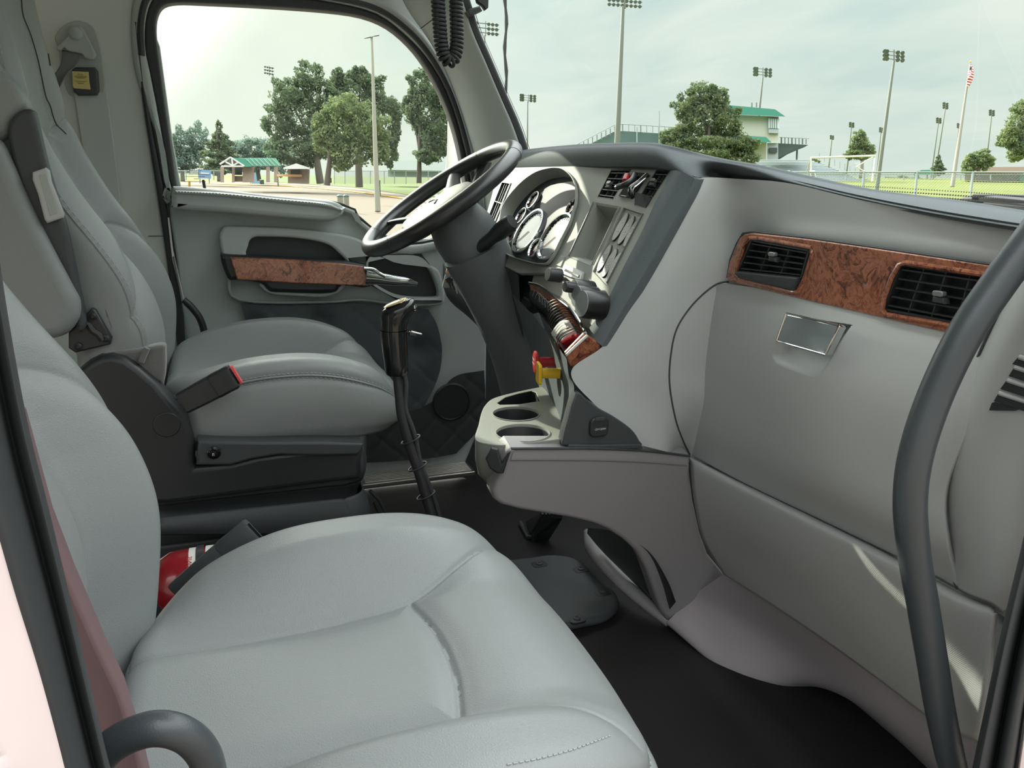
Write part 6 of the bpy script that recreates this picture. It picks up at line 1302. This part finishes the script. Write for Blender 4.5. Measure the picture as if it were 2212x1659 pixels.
def prism(px, D0, D1, m, nm, par):
    n = len(px); v = [at(x, y, D0) for x, y in px]+[at(x, y, D0)+(at(x, y, D1)-at(x, y, D0))*1.0 for x, y in px]
    return MB().add(v, [tuple(range(n))[::-1], tuple(range(n, 2*n))]+[(k_, (k_+1) % n, n+(k_+1) % n, n+k_) for k_ in range(n)]).out(nm, m, par, smooth=False)
prism([(1545, 246), (1682, 252), (1681, 306), (1545, 300)], 148, 156, beige, 'upper_wall', pb)
prism([(1540, 224), (1674, 236), (1697, 252), (1602, 248), (1535, 244)], 146.5, 158, greenroof, 'roof', pb)
prism([(1560, 290), (1655, 296), (1667, 308), (1560, 304)], 143, 147.5, greenroof, 'porch_roof', pb)
prism([(1560, 300), (1656, 307), (1655, 345), (1560, 345)], 149, 156, beige, 'lower_wall', pb)
prism([(1657, 309), (1681, 309), (1681, 345), (1657, 345)], 149, 150, standm, 'stair_screen', pb)
wd_ = prism([(1660, 255), (1683, 256.5), (1683, 277.5), (1660, 277)], 147.3, 147.9, material('window_pane_grey', srgb(205, 218, 218), .1, spec=.8), 'window', pb)
for x in (1664, 1668.5, 1673, 1678): MB().tube([at(x, 255.5, 147.2), at(x, 277, 147.2)], .06, 5).out('window_bar', polem, wd_)
prism([(1660, 278), (1682, 278.5), (1682, 288), (1660, 287)], 147.4, 147.9, standm, 'window_panel', pb)
prism([(1662, 319), (1679, 319), (1679, 329), (1662, 329)], 148.5, 148.9, M['dark'], 'lower_window', pb)
for x in (1624, 1634): MB().tube([at(x, 231, 150), at(x, 222, 150)], .15, 6).out('roof_aerial', polem, pb)
lg = thing('grandstand', at(1350, 330, 130), 'dark green rear of a grandstand with stepped railing left of the pine', 'stand')
prism([(1210, 345), (1325, 285), (1345, 283), (1470, 291), (1480, 410), (1210, 410)], 130, 136, dgreen, 'rear_wall', lg)
for i in range(11): x = 1232+9.6*i; y = 333-4.7*i; MB().tube([at(x, y+2, 129.6), at(x, y-13, 129.6)], .09, 6).out('rail_post', polem, lg)
for i in range(9): x = 1345+13*i; MB().tube([at(x, 284+.06*(x-1345), 129.6), at(x, 268+.06*(x-1345), 129.6)], .11 if i % 3 == 0 else .05, 6).out('rail_post', polem, lg)
MB().tube([at(1228, 321, 129.6), at(1325, 271, 129.6), at(1345, 268, 129.6), at(1460, 275, 129.6)], .06, 6).out('top_rail', railm, lg)
for x in (1376, 1424): MB().tube([at(x, 345, 129), at(x, 275 if x < 1400 else 240, 129)], .12, 6).out('drain_pipe', railm, lg)
# goal
D = 110; k = D/F; gl_ = thing('soccer_goal', at(1820, 390, D), 'white soccer goal with net in front of the bleachers', 'goal')
MB().tube([at(1752, 392, D), at(1752, 341, D), at(1890, 336.5, D), at(1884, 392, D)], 2.3*k, 8).out('goal_frame', M['white'], gl_)
MB().tube([at(1752, 342, D), at(1737, 392, D+6)], .08, 6).out('goal_stay', M['white'], gl_); MB().tube([at(1888, 338, D), at(1850, 360, D+5), at(1880, 378, D+6)], .10, 6).out('goal_stay', M['white'], gl_)
MB().grid([[at(1846, 352, D+4), at(1886, 340, D+.2)], [at(1850, 380, D+5), at(1880, 385, D+.2)]]).out('net', cl_, gl_, smooth=False)
for (x, y, s_, lab) in ((1704, 377, 6, 'small white banner low on the field fence, left one beside the goal'), (1757, 377, 8, 'small white banner with green writing in front of the goal post')):
    q = prism([(x-s_, y-9), (x+s_*.4, y-9), (x+s_, y+12), (x-s_*.6, y+12)], 60, 60.1, M['white'], 'banner', None); tag(q, lab, 'banner')
    mb = MB()
    for i in range(4): mb.tube([at(x-s_*.7+i, y-5+i*4, 59.95), at(x+s_*.2+i, y-5+i*4, 59.95)], .03, 4)
    mb.out('banner_print', dgreen, q)
pv = thing('pavilion', at(2000, 390, 180), 'small pavilion with green hipped roof at the far side of the field', 'shelter')
prism([(1972, 376), (1990, 367.5), (2008, 367), (2024, 377), (1972, 378)], 178, 184, greenroof, 'roof', pv)
for x in (1977, 1984, 2003, 2016): prism([(x-1.5, 377), (x+1.5, 377), (x+1.5, 389), (x-1.5, 389)], 179, 180, beige, 'column', pv)
bb = thing('brick_building', at(2160, 392, 150), 'long low brick building with brown roof at the right of the field', 'building')
prism([(2084, 372), (2240, 374), (2240, 392), (2084, 390)], 152, 160, brick, 'wall', bb); prism([(2110, 361), (2245, 360), (2245, 375), (2088, 373)], 150, 158, material('brown_roof', srgb(168, 146, 134), .8), 'roof', bb); prism([(2203, 378), (2240, 378), (2240, 392), (2203, 392)], 151.5, 152, greenroof2, 'door', bb)
# shelter on the left
sh_ = thing('park_shelter', at(560, 392, 100), 'brick park shelter with green ribbed metal roof and white truss gable', 'shelter')
prism([(497, 341.5), (560, 341), (596, 341.5), (608, 358.5), (545, 359), (520, 350)], 100, 108, greenroof2, 'roof', sh_)
prism([(497, 340), (528, 343), (545, 359), (530, 361), (505, 347)], 99, 104, greenroof, 'hip_roof', sh_)
for i in range(7): MB().tube([at(530+9.5*i, 342, 99.9), at(547+9.5*i, 358.5, 99.6)], .07, 5).out('roof_rib', greenroof2, sh_)
mb = MB(); 
for a, b in (((475, 355), (498, 340)), ((498, 340), (528, 359)), ((478, 359.5), (526, 359.5)), ((501, 343), (503, 359)), ((502, 358), (488, 350)), ((504, 358), (516, 350))): mb.tube([at(*a, 98.8), at(*b, 98.8)], .10, 6)
mb.out('gable_truss', M['white'], sh_)
prism([(482, 358), (500, 343), (524, 358)], 99, 99.2, material('dark_gable_infill', srgb(110, 108, 104), .8), 'gable_infill', sh_)
for x0, x1 in ((476, 484), (501, 507), (524, 549), (575, 583), (592, 600)): prism([(x0, 360), (x1, 360), (x1, 394), (x0, 394)], 100, 101.2, brick, 'brick_column', sh_)
prism([(501, 380), (524, 380), (524, 392.5), (501, 392.5)], 101, 101.5, brick, 'counter_wall', sh_); prism([(506, 361), (523, 361), (523, 378), (506, 378)], 101.5, 102, M['dark'], 'service_hatch', sh_)
hs = thing('ticket_house', at(640, 396, 98), 'small brick ticket house with white gable half hidden by the trees', 'building')
prism([(622, 363), (650, 363), (669, 366), (668, 397), (622, 396)], 98, 104, brick, 'wall', hs); prism([(628, 364), (648, 364), (648, 377), (628, 377)], 97.7, 98, M['dark'], 'service_hatch', hs)
prism([(612, 362), (640, 353), (668, 362), (668, 365), (612, 365)], 96, 100, M['white'], 'gable', hs); prism([(598, 376), (652, 377), (652, 382), (598, 381)], 97.4, 97.6, material('orange_band', srgb(226, 176, 118), .8), 'painted_band', hs)
gb_ = thing('arena_building', at(920, 380, 160), 'long pale grey roof seen beyond the tree trunks', 'building'); prism([(838, 346), (1010, 349), (1010, 370), (838, 367)], 160, 170, material('pale_grey_roof', srgb(200, 206, 204), .6), 'roof', gb_); prism([(838, 366), (1010, 369), (1010, 384), (838, 382)], 162, 170, standm, 'wall', gb_)
q = prism([(428, 366), (456, 367), (456, 386), (428, 385)], 110, 110.2, material('blue_sign', srgb(120, 150, 182), .7), 'sign_board', None); tag(q, 'faded blue sign board on the fence left of the shelter', 'sign'); MB().tube([at(432, 386, 110.1), at(432, 396, 110.1)], .06, 6).out('sign_post', polem, q); MB().tube([at(452, 386, 110.1), at(452, 396, 110.1)], .06, 6).out('sign_post', polem, q); prism([(430, 372.5), (452, 374), (452, 376), (430, 375)], 109.9, 110, M['white'], 'sign_stripe', q)
wt = thing('water_tower', at(549, 345, 190), 'small blue tank dome showing over the shelter roof', 'tank'); prism([(543, 342), (545, 335), (552, 331), (558, 333), (562, 340), (562, 400), (543, 400)], 190, 196, material('blue_tank', srgb(120, 160, 180), .6), 'dome', wt); MB().tube([at(541, 400, 188), at(541, 322, 188)], .1, 6).out('mast', railm, wt)
def bin_(x, y0, y1, w, D, label, m, grp=None):
    k = D/F; b0 = at(x, y1, D); h = (y1-y0)*k; t = thing('trash_can', b0, label, 'trash can', grp)
    MB().lathe(b0, (0, 0, 1), [(w*k*.42, 0), (w*k*.5, h*.1), (w*k*.5, h*.88)], 16).out('barrel', m, t); MB().lathe(b0+A(0, 0, h*.86), (0, 0, 1), [(w*k*.54, 0), (w*k*.54, h*.06), (w*k*.3, h*.14), (.01, h*.15)], 16).out('rim', dgreen, t)
bin_(736, 421, 457, 13, 50, 'pale metal barrel on the pavement, left of the pair near the street lamp', polew); bin_(749, 421, 459, 12, 49, 'pale metal barrel on the pavement, right of the pair near the street lamp', polew)
bin_(566, 388, 398, 9, 88, 'dark green litter bin on the walk in front of the shelter', greenbin); bin_(712, 384, 395, 9, 95, 'green litter bin on the lawn between the two tree trunks', greenbin); bin_(816, 388, 424, 13, 62, 'green post box partly hidden behind the street lamp pole', greenbin)
q = MB().tube([at(409, 407, 70), at(409, 392, 70)], .10, 8).out('bollard', ylw, None); tag(q, 'yellow bollard at the left end of the pavement', 'bollard')
# ---- truck parts outside the glass
tb = MB().box((.6, 1.40, -.62), (5.2, 2.0, .95), bev=.04).out('truck_chassis', M['black'], None); struct(tb)  # unseen truck body, added to shade the ground by the door
hb_ = MB()
G = []
for x, w, z in ((1.40, .80, .80), (1.9, .82, .78), (2.5, .78, .70), (3.1, .70, .55), (3.35, .62, .30)):
    G.append([A(x, 1.40+w*c_, z-.9*(abs(c_)**4)*.3) for c_ in np.linspace(-1, 1, 13)]+[A(x, 1.40+w*c_, -.8) for c_ in (1, 0, -1)])
hb_.grid(G, close_v=True).out('hood', M['body'], tb)
MB().box((-3.0, 1.40, .55), (2.1, 2.3, 2.9), bev=.08).out('sleeper_body', M['body'], tb)
mr = thing('side_mirror', A(.80, 2.74, .85), 'tall white backed side mirror outside the front corner of the driver window', 'mirror')
FM = Frame(PY(984, 340, 2.72), (.62, -.78, 0), (0, 0, 1))
plate('mirror_shell', FM, traced(FM, [(966, 240), (990, 250), (1012, 330), (1020, 450), (958, 440), (962, 330)]), [], -.06, .0, M['body'], mr, bev=.015, sm=3)
plate('mirror_glass', FM, traced(FM, [(969, 262), (988, 270), (1006, 335), (1012, 442), (962, 424), (966, 330)]), [], .0, .003, M['chrome'], mr, bev=.001, sm=0)
MB().tube([A(.95, 2.50, .95), A(.90, 2.76, .92)], .02, 10).out('mirror_arm', M['black'], mr)
rp_ = [PY(1092+2.0*math.sin(i*.9), -220+i*17, 2.85) for i in range(32)]; an_ = MB().tube(rp_, [.0062+.0014*math.sin(i*2.1) for i in range(32)], 10).out('antenna', M['rubber2'], None, ang=80); tag(an_, 'dark wrapped antenna whip standing outside the left edge of the windshield', 'antenna')
vz = thing('sun_visor_bracket', PY(1020, 24, 2.18), 'black bracket and blade end at the top left corner of the windshield', 'bracket')
FV = YF(2.19); plate('bracket_arm', FV, traced(FV, [(1006, 26), (1012, 20), (1034, 14), (1040, 25), (1020, 34), (1014, 37)]), [], -.02, .012, M['black'], vz, bev=.004); plate('blade_end', FV, traced(FV, [(1026, -10), (1054, -10), (1053, 18), (1047, 23), (1041, 14), (1030, 6)]), [], -.01, .010, M['black'], vz, bev=.003)
wp_ = thing('wiper', PX(2170, 440, 1.30), 'black windshield wiper parked above the cowl at the right edge', 'wiper')
MB().tube(cat_rom([PX(2090, 433, 1.38), PX(2140, 431, 1.34), PX(2212, 436, 1.30), PX(2300, 445, 1.26)], 5), .010, 10, flat=(.7, 1.4)).out('wiper_arm', M['black'], wp_); MB().tube(cat_rom([PX(2130, 441, 1.33), PX(2212, 447, 1.28), PX(2300, 456, 1.24)], 5), .006, 8).out('wiper_blade', M['rubber2'], wp_)
MB().box(PX(2165, 428, 1.36), (.05, .09, .014), bev=.004).out('wiper_pivot', M['black'], wp_)
